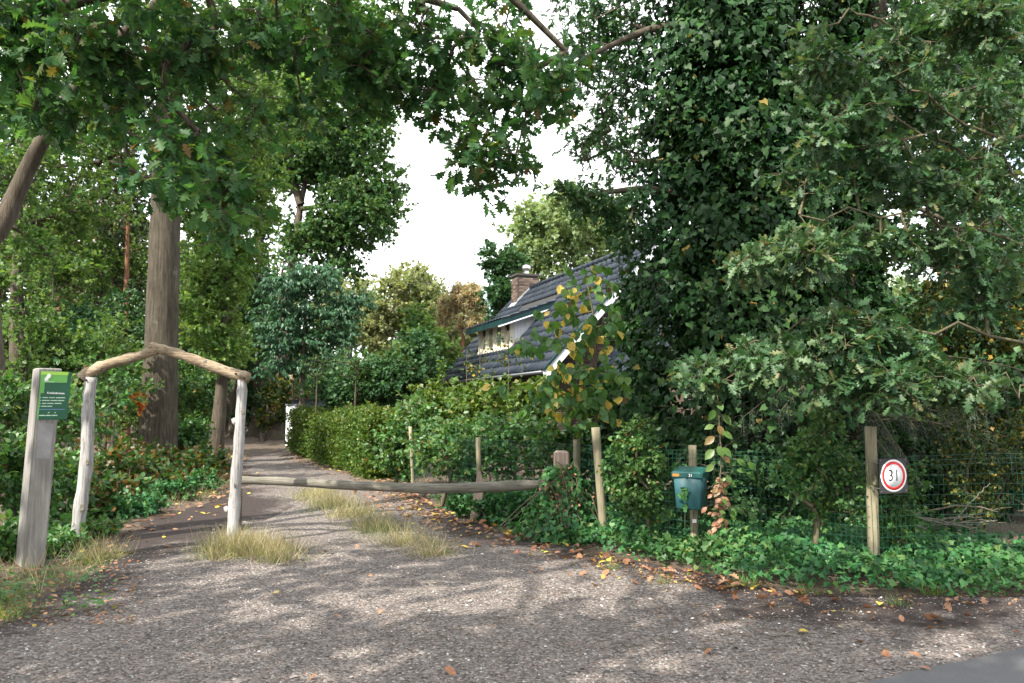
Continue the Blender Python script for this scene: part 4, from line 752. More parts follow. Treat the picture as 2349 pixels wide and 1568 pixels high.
# ------------------------------------------------------------------ ivy clad oak on the right
IV = 11.4; b_ = gp(1740, IV); root = thing('ivy_clad_oak', 'tall tree smothered in dark glossy ivy behind the mailbox', 'tree', b_)
q = path_pts([b_ + [0, 0, -.1], tp(1745, 800, IV), tp(1720, 500, IV), tp(1700, 250, IV), tp(1690, 0, IV), tp(1690, -300, IV)], 18); tb = TB(); tb.add(q, np.linspace(.42, .2, 18), 14, .03)
q2 = path_pts([tp(1760, 900, IV), tp(1880, 780, IV + .1), tp(1950, 620, IV + .2), tp(1965, 450, IV + .2), tp(1990, 200, IV), tp(2020, -100, IV)], 14); tb.add(q2, np.linspace(.24, .14, 14), 10, .03); link('trunk', tb.mesh('trunk', M['bark'], b_), root)
tb = TB(); rt = np.vstack((q[5:], q2[4:]))
lb_ = [[tp(1640, 60, 11), tp(1500, 60, 10.8), tp(1390, 110, 10.6), tp(1290, 160, 10.6)], [tp(1680, 250, 11.4), tp(1520, 280, 11.6), tp(1430, 330, 11.8), tp(1340, 370, 12)], [tp(1700, 420, 11.4), tp(1530, 370, 11), tp(1450, 370, 10.8)], [tp(1700, 480, 11.4), tp(1500, 430, 10.8), tp(1400, 440, 10.6), tp(1330, 455, 10.6)], [tp(1690, 0, 11.4), tp(1450, -60, 12), tp(1300, -20, 12.2)]]
for lp in lb_: l2 = path_pts(lp, 12); tb.add(l2, np.linspace(.075, .015, 12), 7, .03); rt = np.vstack((rt, l2[2:]))
OC = np.vstack((blob(1400, 60, 11.6, 100, 80, 1.3, 42), blob(1330, 130, 11, 70, 50, 1, 14), blob(1420, 190, 12, 70, 80, 1, 25), blob(1370, 300, 12, 55, 60, .8, 16), blob(1440, 370, 11.4, 45, 30, .7, 13), blob(1330, 450, 10.7, 60, 24, .5, 13), blob(1420, 480, 10.7, 60, 36, .7, 18), blob(1450, 550, 10.8, 40, 30, .6, 9),
                blob(1330, -60, 12, 170, 70, 1.6, 34), blob(2200, 250, 12.5, 170, 210, 1.2, 90), blob(2250, 520, 12.5, 110, 120, 1.2, 40), blob(1800, -160, 11.5, 300, 120, 2, 60), blob(2050, 60, 12, 130, 120, 1.2, 34)))
for a, c in grow(rt, .1, OC, rtip=.006, rmax=.07): tb.add(a, c, 5)
link('limbs', tb.mesh('limbs', M['bark'], b_), root, 'stuff')
OC = np.vstack((OC, blob(2260, 100, 12, 130, 130, 1, 50), blob(2180, 420, 12.4, 120, 120, .9, 40), blob(2330, 330, 12.5, 60, 120, .8, 24), blob(2050, 330, 12.2, 90, 110, .8, 30))); pos, R, s_, tip = leaf_field(OC, np.full(len(OC), .34), 6, 9, .095, .3, .7); add_leaves(root, b_, OAK_LO, pos, R, s_, M['darkgreen'], 0, name='crown')
# the ivy: leaves hung in tiers over an uneven column
def ivy_column(xc, w0, n, y0, y1, Yd, seed):
    """cluster centres on a lumpy column; xc, w0 functions of picture height"""
    y = y0 + (y1 - y0) * rng.random(n); ph = rng.random(n) * 2 * math.pi; lump = .50 + .66 * smooth_noise(ph * 1.6 + seed, y / 90, .9, seed) + .12 * rng.normal(size=n)
    out = np.empty((n, 3)); nn = np.empty((n, 3))
    for i in range(n):
        c = at(np.interp(y[i], xc[0], xc[1]), y[i], Yd); r_ = np.interp(y[i], xc[0], w0) * Yd / FPX * lump[i]
        out[i] = c + np.array((math.cos(ph[i]), math.sin(ph[i]) * .8, 0)) * r_; nn[i] = (math.cos(ph[i]), math.sin(ph[i]), 0)
    return out, nn
yk = [-350, 0, 250, 450, 560, 640, 720, 850, 950, 1040, 1150]
C1, N1 = ivy_column((yk, [1680, 1690, 1685, 1690, 1680, 1670, 1690, 1700, 1720, 1730, 1740]), [230, 230, 228, 225, 245, 275, 310, 345, 355, 350, 330], 2000, -300, 1150, IV, 5)
C2, N2 = ivy_column((yk, [2000, 1985, 1960, 1950, 1955, 1960, 1930, 1900, 1890, 1890, 1890]), [105, 105, 95, 80, 62, 62, 90, 110, 130, 130, 130], 380, -200, 900, IV + .2, 6)
C = np.vstack((C1, C2)); NN = np.vstack((N1, N2)); vis = NN[:, 1] < .45; C, NN = C[vis], NN[vis]
k_ = 18; out = np.repeat(NN, k_, 0); pos = np.repeat(C, k_, 0) + rng.normal(size=(len(C) * k_, 3)) * np.array((.17, .17, .15)); d = out * .35 + rng.normal(size=pos.shape) * .45; d[:, 2] -= .75
n_ = out * .9 + rng.normal(size=pos.shape) * .4; n_[:, 2] += .55; s_ = .112 * (.4 + .75 * rng.random(len(pos)))
ok = pos[:, 2] > .05
C3 = np.vstack((blob(1690, 420, IV, 165, 720, .8, 1100, .4), blob(1960, 300, IV + .3, 60, 520, .4, 240, .4))); p3, R3, s3, _ = leaf_field(C3, np.full(len(C3), .32), 5, 7, .13, .5, .2)
pos = pos[ok]; R = orient(d[ok], n_[ok]); s_ = s_[ok]; scatter_mesh('inner_ivy', *DIAW, p3, R3, s3, M['ivy'], rng.random(len(p3)), 'stuff', root, b_)
add_leaves(root, b_, IVY, pos, R, s_, M['ivy'], 300, name='ivy', leafname='ivy_leaf', lo=IVY_LO)
tb = TB()
for i in range(70):
    j = rng.integers(len(C1)); a = C1[j]; tb.add([a - N1[j] * .5, a, a + N1[j] * .22 + [0, 0, rng.normal() * .1]], [.012, .007, .003], 4)
link('ivy_stems', tb.mesh('ivy_stems', M['twig'], b_), root, 'stuff')

# ------------------------------------------------------------------ lichen oak on the right with grey green boughs
b_ = np.array((8.4, 8.6, 0)); root = thing('lichen_oak', 'oak with grey green lobed leaves and lichen covered boughs at the upper right', 'tree', b_)
tr_ = path_pts([b_ + [0, 0, -.1], b_ + [-.1, 0, 3], b_ + [-.2, -.1, 6], b_ + [-.2, 0, 9]], 14); tb = TB(); tb.add(tr_, np.linspace(.34, .18, 14), 14, .02); link('trunk', tb.mesh('trunk', M['bark'], b_), root)
lim = [([tr_[7], at(2500, 150, 8.2), at(2250, 60, 8), at(2060, 70, 7.8), at(1960, 20, 7.6), at(1860, 60, 7.6)], .05), ([tr_[6], at(2420, 330, 8), at(2200, 290, 7.7), at(2080, 180, 7.6), at(2000, 90, 7.6)], .04), ([tr_[6], at(2400, 420, 8), at(2150, 330, 7.8), at(2040, 270, 7.7), at(1960, 230, 7.6)], .032),
       ([tr_[5], at(2420, 600, 8.2), at(2200, 520, 8), at(2000, 470, 7.8), at(1880, 500, 7.6), at(1790, 545, 7.5)], .035), ([tr_[4], at(2430, 800, 8.3), at(2250, 760, 8), at(2060, 740, 7.8), at(1900, 740, 7.7), at(1750, 780, 7.7), at(1640, 830, 7.6)], .036), ([tr_[4], at(2420, 900, 8), at(2200, 860, 7.7), at(2100, 870, 7.6)], .025)]
tb = TB(); rt = tr_[8:]
for lp, lr in lim:
    l2 = path_pts(lp, 20); l2[2:-1] += rng.normal(size=(17, 3)) * .05; tb.add(l2, np.linspace(lr, lr * .3, 20) * .55, 7, .06); rt = np.vstack((rt, l2[4:]))
bl = [(1900, 150, 7.6, 90, 70, 16), (1960, 240, 7.6, 90, 80, 20), (1890, 300, 7.6, 60, 60, 12), (2060, 150, 7.7, 90, 70, 16), (2120, 60, 7.8, 100, 60, 16), (2260, 80, 7.7, 90, 80, 18), (2290, 220, 7.8, 80, 90, 14), (2120, 260, 7.9, 90, 70, 14), (2000, 380, 7.8, 100, 70, 20), (2140, 420, 8, 100, 80, 20), (2250, 420, 8, 90, 90, 16),
      (1860, 400, 7.7, 70, 70, 12), (1820, 590, 7.4, 80, 32, 15), (1740, 600, 7.4, 60, 26, 10), (1900, 560, 7.7, 90, 50, 15), (2030, 560, 7.9, 80, 60, 14), (2170, 580, 8, 90, 60, 16), (2290, 620, 8, 70, 80, 14), (2240, 700, 8.2, 90, 50, 14),
      (1620, 860, 7.5, 46, 30, 11), (1690, 840, 7.5, 60, 36, 14), (1770, 830, 7.6, 70, 40, 16), (1860, 800, 7.6, 90, 50, 24), (1950, 770, 7.7, 90, 36, 18), (2040, 810, 7.7, 90, 50, 22), (2120, 860, 7.7, 80, 46, 20), (2200, 880, 7.6, 60, 34, 14), (1960, 870, 7.5, 100, 40, 18), (2060, 900, 7.5, 70, 30, 11), (1900, 740, 7.7, 60, 20, 7)]
C = np.vstack([blob(x, y, Yd, rx, ry, .4, n, .6) for x, y, Yd, rx, ry, n in bl])
for a, c in grow(rt, .1, C, rtip=.0045, rmax=.03, jit=.2): tb.add(a, c, 5)
pos, R, s_, tip = leaf_field(C, np.full(len(C), .2), 5, 6, .128, .2, .8)
for i in range(len(C)):
    for q in tip[i]: tb.add([C[i], (C[i] + q) / 2 + rng.normal(size=3) * .02, q], [.004, .003, .0018], 4)
link('limbs', tb.mesh('limbs', M['lichen'], b_), root, 'stuff'); add_leaves(root, b_, OAK, pos, R, s_, M['oak'], 300, name='crown', lo=OAK_LO)

# ------------------------------------------------------------------ shrubs right and behind the fence
b_ = gp(1960, 10.6); root = thing('spruce', 'spruce with drooping grey green twigs under the oak bough behind the fence', 'tree', b_)
tb = TB(); tb.add([b_ + [0, 0, -.1], b_ + [0, 0, 1.2], b_ + [0, 0, 2.6]], [.09, .07, .03], 8); link('trunk', tb.mesh('trunk', M['bark'], b_), root); tb = TB(); cs_ = []
for i in range(46):
    a = rng.random() * 2 * math.pi; h_ = 1.15 + 1.2 * rng.random(); L = 1.2 + 1.1 * rng.random(); dv = np.array((math.cos(a) * 1.15, math.sin(a) * .7 - .2, 0)); st = b_ + [0, 0, h_]
    pp = np.array([st + dv * L * f + np.array((0, 0, .25 * f - .75 * f * f)) for f in np.linspace(0, 1, 7)]); tb.add(pp, np.linspace(.016, .003, 7), 5)
    for f in np.linspace(.2, 1, 12):
        c0 = st + dv * L * f + np.array((0, 0, .25 * f - .75 * f * f))
        for sg in (-1, 1):
            sd = np.array((-dv[1], dv[0], 0)) * sg * .5 + dv * .5; e_ = c0 + sd * (.35 * (1.1 - f)) + np.array((0, 0, -.16 - .12 * rng.random())); tb.add([c0, (c0 + e_) / 2 + [0, 0, .03], e_], [.004, .003, .002], 3)
            cs_.append(np.linspace(c0, e_, 14))
link('limbs', tb.mesh('limbs', M['lichen'], b_), root, 'stuff'); P = np.repeat(np.vstack(cs_), 3, 0); P = P[P[:, 2] > .1]; d = rng.normal(size=P.shape); d[:, 2] += .1
scatter_mesh('needles', *TUFT, P + rng.normal(size=P.shape) * .006, orient(d, rng.normal(size=P.shape)), np.full(len(P), .034) * (.7 + .6 * rng.random(len(P))), M['needle'], rng.random(len(P)), 'stuff', root, b_)
bush('yellow_leaved_shrub', 'tall dark shrub speckled with small yellow leaves at the right edge', 'shrub', gp(2230, 13), [blob(2230, 760, 13, 170, 150, 1.0, 110), blob(2200, 980, 12.6, 150, 110, .8, 66), blob(2330, 640, 13.4, 100, 120, .8, 40)], DIAW, .075, M['yellowish'], .32, 9, 12, stems=16)
bush('back_thicket', 'dark thicket filling the garden behind the fence on the right', 'shrub', gp(2050, 15.5), [blob(2060, 860, 15.5, 300, 110, 1.0, 120), blob(2250, 1000, 15, 200, 110, 1, 60), blob(1850, 1020, 14.5, 200, 90, .9, 60), blob(1560, 1040, 14.2, 130, 70, .9, 40)], DIAW, .13, M['darkgreen'], .5, 9, 11, stems=14)
copy_b = gp(2400, 24); bush('tall_thicket', 'tall dark trees and shrubs beyond the thicket at the right edge', 'shrub', copy_b, [blob(2290, 760, 24, 190, 170, 2, 90), blob(2060, 800, 26, 160, 130, 2, 60), blob(1760, 900, 24, 260, 110, 2, 60)], DIAW, .2, M['darkgreen'], .8, 9, 10, stems=10)
tree('back_oak', 'dark oak closing the gaps beyond the lichen covered boughs', 'tree', gp(2420, 18), tp(2400, 0, 18), .26, [blob(2180, 90, 18, 170, 150, 1.6, 60), blob(2340, 150, 18, 120, 200, 1.6, 50), blob(2300, 540, 18, 120, 110, 1.4, 44), blob(2180, 400, 18.5, 90, 60, 1, 16)], DIAW, .15, M['darkgreen'], None, .6, 10, 12)
bush('tall_thicket', 'dark thicket that carries on along the garden past the right end of the fence', 'shrub', np.array((9.6, 11.5, 0)), [np.array((9.8, 12, 1.6)) + rng.normal(size=(110, 3)) * np.array((1.6, .9, .8)), np.array((13.5, 13, 2.2)) + rng.normal(size=(80, 3)) * np.array((1.6, 1.2, 1.0))], DIAW, .13, M['darkgreen'], .5, 9, 11, stems=12)
bush('privet', 'privet shrub pushing through the fence left of the number sign', 'shrub', gp(1900, 8.4), [blob(1880, 1090, 8.35, 70, 115, .2, 50), blob(1900, 965, 8.4, 24, 46, .13, 11), blob(1945, 1110, 8.3, 36, 100, .16, 24), blob(1840, 1040, 8.45, 34, 40, .15, 12)], OVAL_LO, .055, M['shrub'], .17, 6, 8, stems=14, mstem=M['lichen'])
bush('privet', 'small privet sprouting below the number sign', 'shrub', gp(2075, 8.5), [blob(2070, 1190, 8.4, 46, 66, .2, 24), blob(2105, 1100, 8.5, 20, 30, .12, 6)], OVAL_LO, .055, M['shrub'], .15, 6, 8, stems=7)
bush('privet', 'leafy privet behind the fence left of the mailbox', 'shrub', gp(1470, 9.5), [blob(1465, 1100, 9.45, 74, 95, .22, 60), blob(1450, 1000, 9.5, 46, 36, .15, 15)], OVAL_LO, .06, M['shrub'], .2, 6, 9, stems=12)
bush('small_leaved_bush', 'fine twiggy bush with pale leaves behind the fence at the right', 'shrub', gp(2240, 9.6), [blob(2240, 1090, 9.6, 90, 110, .4, 52), blob(2330, 1040, 9.6, 40, 80, .3, 16), blob(2210, 960, 9.8, 26, 50, .2, 8)], DIAW, .045, M['yellowish'], .2, 8, 10, stems=12, mstem=M['lichen'])
bush('laurel', 'dark glossy laurel behind the fence right of the mailbox', 'shrub', gp(1740, 9.8), [blob(1760, 1110, 9.9, 90, 110, .4, 46), blob(1640, 1050, 10, 70, 60, .4, 18)], OVAL_LO, .09, M['darkgreen'], .24, 6, 7, stems=8)
# between hedge, house and fence
bush('garden_bush', 'very dark ivy grown bush below the young linden', 'shrub', gp(1430, 12.6), [blob(1430, 960, 12.6, 110, 80, .5, 60), blob(1380, 1040, 12.2, 100, 70, .5, 40), blob(1480, 860, 13, 60, 70, .4, 26), blob(1462, 730, 13, 40, 110, .4, 34)], IVY_LO, .10, M['ivy'], .3, 8, 10, stems=10)
bush('dark_undergrowth', 'dark low growth behind the wire mesh and the brush heap', 'undergrowth', gp(2050, 11), [blob(2200, 1100, 11.4, 200, 80, .6, 70), blob(1950, 1100, 11, 200, 90, .6, 60), blob(2120, 1010, 12.2, 160, 60, .5, 36)], OVAL_LO, .09, M['ivy'], .32, 8, 10, stems=10)
bush('low_undergrowth', 'dark ivy mound under the right half of the barrier beam', 'undergrowth', gp(1110, 11.5), [blob(1130, 1165, 11.5, 60, 22, .3, 18), blob(1080, 1150, 12.0, 36, 26, .3, 12), blob(1190, 1160, 11, 40, 26, .3, 12)], IVY_LO, .07, M['ground_ivy'], .18, 7, 8, stems=5)
bush('garden_bush', 'leafy green bush with pale new leaves at the near end of the hedge', 'shrub', gp(930, 16.3), [blob(925, 1020, 16.3, 55, 75, .7, 46), blob(960, 960, 16.6, 50, 50, .6, 20)], OVAL_LO, .11, M['shrub'], .32, 7, 8)
bush('garden_bush', 'dense dark green bush right behind the barrier beam', 'shrub', gp(1060, 13.6), [blob(1050, 1030, 13.6, 110, 75, .8, 80), blob(1170, 1010, 13, 90, 80, .7, 54), blob(1270, 1040, 12, 60, 70, .5, 30)], OVAL_LO, .085, M['shrub'], .3, 7, 9, stems=14)
bush('garden_bush', 'yellow green bush in front of the house wall', 'shrub', gp(1130, 16.5), [blob(1130, 930, 16.5, 110, 50, .8, 60), blob(1010, 920, 17.5, 60, 60, .8, 34), blob(1230, 920, 15.5, 70, 50, .7, 34)], DIAW, .10, M['hedge'], .32, 8, 9, stems=14)
bush('garden_bush', 'dark bush along the house wall left of the gutter end', 'shrub', gp(940, 24), [blob(930, 860, 24, 80, 50, 1.2, 44), blob(870, 880, 24.5, 70, 46, 1.2, 36), blob(800, 880, 25, 50, 40, 1, 22), blob(960, 800, 24, 40, 50, 1, 16)], DIAW, .13, M['darkgreen'], .45, 8, 9)
bush('garden_bush', 'dark low bush in deep shade behind the two bare saplings', 'shrub', gp(800, 27), [blob(790, 890, 27, 90, 36, .8, 34), blob(860, 900, 26.5, 60, 30, .8, 20)], DIAW, .13, M['darkgreen'], .4, 8, 9)
bush('garden_bush', 'light green bush beside the dormer below the rusty pine', 'shrub', gp(990, 28), [blob(985, 790, 28, 60, 40, 1, 26), blob(950, 830, 27, 60, 40, 1, 22)], DIAW, .15, M['bright'], .5, 8, 9)
for x, Yd, lb in ((730, 25.5, 'small nearly bare sapling with forked grey stem behind the hedge'), (815, 23.5, 'small nearly bare sapling with several stems behind the hedge')):
    tree('bare_sapling', lb, 'sapling', gp(x, Yd), tp(x + 2, 830, Yd), .05, [blob(x, 840, Yd, 46, 40, .5, 20)], DIAW, .07, M['forest'], M['beech_bark'], .22, 4, 3, roots_from=.35, rtip=.011)
for x, Yd, y1, lb, n in ((1095, 19, 790, 'thin sapling with sparse yellowing leaves before the dormer', 12), (1070, 18, 800, 'thin twig sapling in front of the low roof', 10), (1165, 17.5, 760, 'dark stemmed sapling in front of the white window row', 12)):
    tree('thin_sapling', lb, 'sapling', gp(x, Yd), tp(x + 3, y1, Yd), .022, [blob(x, y1 + 60, Yd, 34, 60, .25, n)], DIAW, .08, M['yellowish'], M['twig'], .18, 4, 3, roots_from=.4, rtip=.005)

# linden sapling with yellow leaves
b_ = gp(1368, 10.6); q = path_pts([b_, tp(1368, 960, 10.6), tp(1367, 860, 10.6), tp(1366, 740, 10.6), tp(1345, 640, 10.6)], 12); root = thing('young_linden', 'slender young tree with round green and yellow leaves before the house', 'sapling', b_)
tb = TB(); tb.add(q, np.linspace(.03, .008, 12), 7); link('trunk', tb.mesh('trunk', M['lichen'], b_), root); tb = TB()
C = np.vstack((blob(1350, 660, 10.6, 66, 46, .3, 10), blob(1300, 720, 10.5, 80, 50, .4, 12), blob(1380, 760, 10.5, 66, 60, .4, 13), blob(1260, 790, 10.4, 90, 36, .4, 13), blob(1340, 850, 10.4, 90, 50, .4, 18), blob(1400, 900, 10.4, 60, 50, .3, 10), blob(1290, 910, 10.3, 90, 40, .4, 16), blob(1350, 960, 10.3, 80, 30, .3, 9), blob(1220, 900, 10.4, 60, 50, .3, 8)))
for a, c in grow(q[3:], .02, C, rtip=.0035, jit=.1): tb.add(a, c, 4)
link('limbs', tb.mesh('limbs', M['lichen'], b_), root, 'stuff'); pos, R, s_, tip = leaf_field(C, np.full(len(C), .19), 3, 2, .125, .55, .5)
R = orient(rng.normal(size=pos.shape) * .5 + [0, 0, -.9], rng.normal(size=pos.shape) * .45 + [-.1, -.8, .5]); add_leaves(root, b_, LINDEN, pos, R, s_, M['linden'], 300, name='leaves')

# hedge along the drive
b_ = gp(800, 22); root = thing('hedge', 'long trimmed green hedge along the right side of the drive', 'hedge', b_); n = 2600
e0, e1 = np.array((-2.75, 18.4)), np.array((-7.75, 30.0)); f = rng.random(n); sd = rng.random(n); hh = 1.36 + .12 * np.sin(f * 9) + .1 * rng.normal(size=n) * .6
dirh = unit(e1 - e0); nh = np.array((-dirh[1], dirh[0])); wdt = np.where(rng.random(n) < .55, .48 + .08 * rng.normal(size=n), rng.random(n) * .95 - .45); z_ = np.where(np.abs(wdt) < .4, hh - .08 * rng.random(n), hh * rng.random(n) ** .8)
endm = rng.random(n) < .10; f = np.where(endm, 0.0 + .02 * rng.random(n), f); wdt = np.where(endm, rng.random(n) - .5, wdt); z_ = np.where(endm, hh * rng.random(n), z_)
p2 = e0[None] + (e1 - e0)[None] * f[:, None] + nh[None] * wdt[:, None] * (-1 if nh[0] > 0 else 1); C = np.column_stack((p2, z_)); C[:, 2] = np.maximum(C[:, 2], .12)
pos, R, s_, tip = leaf_field(C, np.full(len(C), .19), 6, 5, .068, -.35, .5, 1.3); add_leaves(root, b_, DIAW, pos, R, s_, M['hedge'])
core = MB(); 
for i in range(9):
    a = e0 + (e1 - e0) * (i + .5) / 9; core.tube([(a[0], a[1], -.05), (a[0] + .05, a[1], .7), (a[0] - .03, a[1] + .05, 1.35)], [.04, .03, .012], 6)
part('stems', core, M['twig'], root, b_)
q = G(671, 1028); mk = thing('orange_marker', 'small orange red marker at the foot of the hedge end', 'marker', q); part('stake', MB().box(q + [0, 0, .12], (.02, .02, .30)), M['pink_wood'], mk, q, True); part('flag', MB().bevbox(q + [0, -.02, .28], (.09, .02, .26), .008), M['orange'], mk, q, True)
for x, y, Yd, lb in ((669, 866, 36.3, 'small pale birdhouse on a dark stem above the shed'), (626, 836, 43.6, 'small birdhouse fixed on the leaning pale trunk')):
    q = tp(x, y, Yd); bh = thing('birdhouse', lb, 'birdhouse', q); part('front', MB().bevbox(q, (.2, .16, .28), .01), M['birdhouse'], bh, q, True); part('roof', MB().box(q + [0, -.03, .16], (.26, .24, .02), np.array(Matrix.Rotation(-.25, 3, 'X'))), M['bark'], bh, q, True); part('hole_shade_disc', MB().tube([q + [0, -.083, .03], q + [0, -.079, .03]], [.022, .022], 10), M['dark'], bh, q)  # dark disc on the front paints the shade of an entrance hole
    if lb.startswith('small pale'): tree('slim_trunk', 'dark thin stem carrying the pale birdhouse', 'tree', gp(673, 36.5), tp(672, 790, 36.5), .09, [blob(660, 780, 36.5, 40, 20, .5, 6)], LANCE_LO, .16, M['bluegreen'], None, .4, 6, 7)

# ------------------------------------------------------------------ ground ivy, grass, litter
n = 20000; c_ = 0; X_ = []; 
while c_ < n:
    x = rng.random(30000) * 10 - 1.8; y = 6.4 + rng.random(30000) * 9; d = np.where(x > 2.2, np.maximum(path_dist(x, y), y - 7.0 - .3 * (x < 3)), path_dist(x, y)); e_ = d - .12 - .22 * smooth_noise(x, y, .55, 51) + .1 * rng.normal(size=30000)
    dens = np.clip(e_ / .35, 0, 1) * np.clip((y < 14.2) * 1. + .1, 0, 1); k = (rng.random(30000) < dens) & (e_ > 0) & (d < 4.6); X_.append(np.column_stack((x[k], y[k], d[k]))); c_ += k.sum()
X_ = np.vstack(X_)[:int(n * 1.3)]
mnd = .06 + .22 * np.clip(X_[:, 2] / .9, 0, 1) * (.35 + smooth_noise(X_[:, 0], X_[:, 1], .5, 52)); pos = np.column_stack((X_[:, 0], X_[:, 1], gz(X_[:, 0], X_[:, 1]) + .02 + mnd * rng.random(len(X_)) ** .6))
d = rng.normal(size=pos.shape) * .7; d[:, 1] -= .45; d[:, 2] -= .25; n_ = rng.normal(size=pos.shape) * .42; n_[:, 2] += .9; n_[:, 1] -= .25
scatter_mesh('ground_ivy', *IVY_LO, pos, orient(d, n_), .066 * (.5 + .7 * rng.random(len(pos))), M['ground_ivy'], rng.random(len(pos)))
def grass(name, pts, h_, spread, mt, lean=.45, wd=1.0):
    n = len(pts); d = rng.normal(size=(n, 3)) * lean; d[:, 2] = 1; hh = h_ * (.45 + .75 * rng.random(n))
    scatter_mesh(name, *BLADE, pts, orient(d, rng.normal(size=(n, 3))), np.column_stack((np.full(n, .11 * wd), hh, hh * 1.4)), mt, rng.random(n))
def gpatch(x, y, rx, ry, n, tight=1.0):
    c = G(x, y); s = rng.normal(size=(n, 2)) * .5 * tight; px = c[0] + s[:, 0] * rx * (c[1] / FPX); py = c[1] + s[:, 1] * ry; return np.column_stack((px, py, np.maximum(gz(px, py), 0) - .005))
strip_ = np.vstack([gpatch(x, y, rx, ry, n) for x, y, rx, ry, n in ((720, 1140, 40, .9, 480), (760, 1160, 45, .8, 520), (810, 1185, 50, .6, 520), (860, 1215, 55, .5, 420), (930, 1250, 70, .4, 300), (990, 1275, 60, .3, 200))])
tuft = np.vstack((gpatch(535, 1262, 60, .34, 700), gpatch(600, 1272, 85, .36, 700), gpatch(500, 1285, 45, .2, 160), gpatch(640, 1290, 60, .2, 200)))
verge = np.vstack([gpatch(x, y, rx, ry, n) for x, y, rx, ry, n in ((225, 1285, 45, .4, 220), (60, 1320, 120, .45, 60), (90, 1345, 100, .3, 40), (420, 1150, 60, 1.0, 160), (480, 1110, 40, 1.4, 240), (500, 1060, 40, 2.0, 200))])
grass('dry_grass', np.vstack((strip_, tuft, verge)), .31, 0, M['drygrass'], .5)
fl = np.vstack((strip_[::3], tuft[::3], verge[::3])); fl = fl + rng.normal(size=fl.shape) * [.12, .06, 0]; grass('flattened_grass', fl, .30, 0, M['drygrass'], 1.6)
gb = np.vstack((strip_[::3], tuft[::3])); gb = gb + rng.normal(size=gb.shape) * [.10, .05, 0]; grass('fresh_grass', gb, .17, 0, M['greengrass'], .7)
low = np.vstack([gpatch(x, y, rx, ry, n) for x, y, rx, ry, n in ((540, 1275, 90, .3, 340), (760, 1165, 50, 1.0, 360), (880, 1225, 70, .6, 300), (225, 1290, 60, .5, 220), (15, 1420, 60, .3, 200), (60, 1340, 120, .6, 160), (10, 1380, 60, .4, 120), (1405, 1312, 22, .07, 70), (1520, 1345, 26, .08, 50), (1710, 1350, 40, .1, 110), (2140, 1370, 30, .06, 90), (1850, 1365, 30, .08, 40), (2060, 1395, 30, .05, 50), (440, 1140, 90, 1.2, 240), (870, 1105, 60, 1, 160))])
grass('green_grass', low, .15, 0, M['greengrass'], .6)
# fallen leaves: single ones near, litter farther off
def fallen_pos(n):
    out = []
    while len(out) < n:
        x = rng.random() * 1700 + 620 if rng.random() < .93 else rng.random() * 2349; y = 1130 + 430 * rng.random() ** 1.2; q = G(x, y); d = -path_dist(q[0], q[1])
        edge_r = xr(q[1]) - q[0]; pr = .009 + .99 * math.exp(-max(0, (7.6 - q[1] if q[0] > 1.9 else edge_r)) / .45)
        if -.35 < d and rng.random() < pr and (q[:2] - a0) @ nr < .1: out.append((q[0], q[1]))
    return np.array(out)
fp = fallen_pos(290); lt = {'brown': (OVAL, .15, [.05, .2, .35, .5]), 'tan': (OAK, .17, [.55, .6, .65, .72]), 'yellow': (LINDEN, .10, [.84, .9]), 'green': (OVAL, .09, [.98, 1.0])}
lv = {}
for c_, (tp_, sz, qs) in lt.items():
    for j, q in enumerate(qs):
        v = tp_[0].copy(); v[:, 2] = v[:, 2] * 1.2 + .10 * np.sin(v[:, 1] * 3 + j) + .22 * v[:, 0] ** 2 * (1 if j % 2 else -.6); lv[c_, j] = mesh_from('fallen_leaf', v, [tp_[1]], M['fallen'], np.full(len(tp_[1]), q))
LBL = {'brown': 'brown fallen leaf lying', 'tan': 'pale tan lobed fallen leaf lying', 'yellow': 'yellow fallen leaf lying', 'green': 'green fallen leaf lying'}
for x, y in fp:
    c_ = random.choices(list(lt), (5, 4, 2.2, .8))[0]; j = random.randrange(len(lt[c_][2])); s1 = lt[c_][1] * (.38 + .45 * random.random()); rr_ = randR(1, .25)[0]
    if random.random() < .3: rr_ = randR(1, .8)[0]
    o = bpy.data.objects.new('fallen_leaf', lv[c_, j]); COL.objects.link(o); m4 = np.eye(4); m4[:3, :3] = rr_ * s1; zz = max(float(path_z(x, y)) if path_dist(x, y) < .1 else float(gz(x, y)), .0); m4[:3, 3] = (x, y, zz + .012 + .12 * s1); o.matrix_basis = Matrix(m4.tolist())
    wh = 'along the edge of the ground ivy' if path_dist(x, y) > -.6 else ('on the bare soil in front of the ivy' if path_dist(x, y) > -1.3 else 'on the open gravel of the drive'); tag(o, LBL[c_] + ' ' + wh, 'fallen leaf', c_ + ' fallen leaves ' + wh)
n = 2600; y = 9 + rng.random(n) ** .8 * 20; side = rng.random(n) < .75; x = np.where(side, xr(y) - .45 * rng.normal(size=n) - .25, xl(y) + .35 * rng.normal(size=n)); P = np.column_stack((x, y, np.where(path_dist(x, y) < .1, path_z(x, y), gz(x, y)) + .015))
n2 = 900; y2 = 5.6 + 3.4 * rng.random(n2); x2 = np.where(rng.random(n2) < .5, 4.6 * rng.random(n2) + 1.0, xr(y2) - np.abs(rng.normal(size=n2)) * .4); k = (path_dist(x2, y2) < .5) & (y2 > 5.9); P = np.vstack((P, np.column_stack((x2[k], y2[k], np.where(path_dist(x2[k], y2[k]) < .1, path_z(x2[k], y2[k]), gz(x2[k], y2[k])) + .012))))
scatter_mesh('leaf_litter', *OVAL_LO, P, randR(len(P), .3), np.where(P[:, 1] < 9, .035, .09) * (.5 + .8 * rng.random(len(P))), M['fallen'], rng.random(len(P)) * .9)
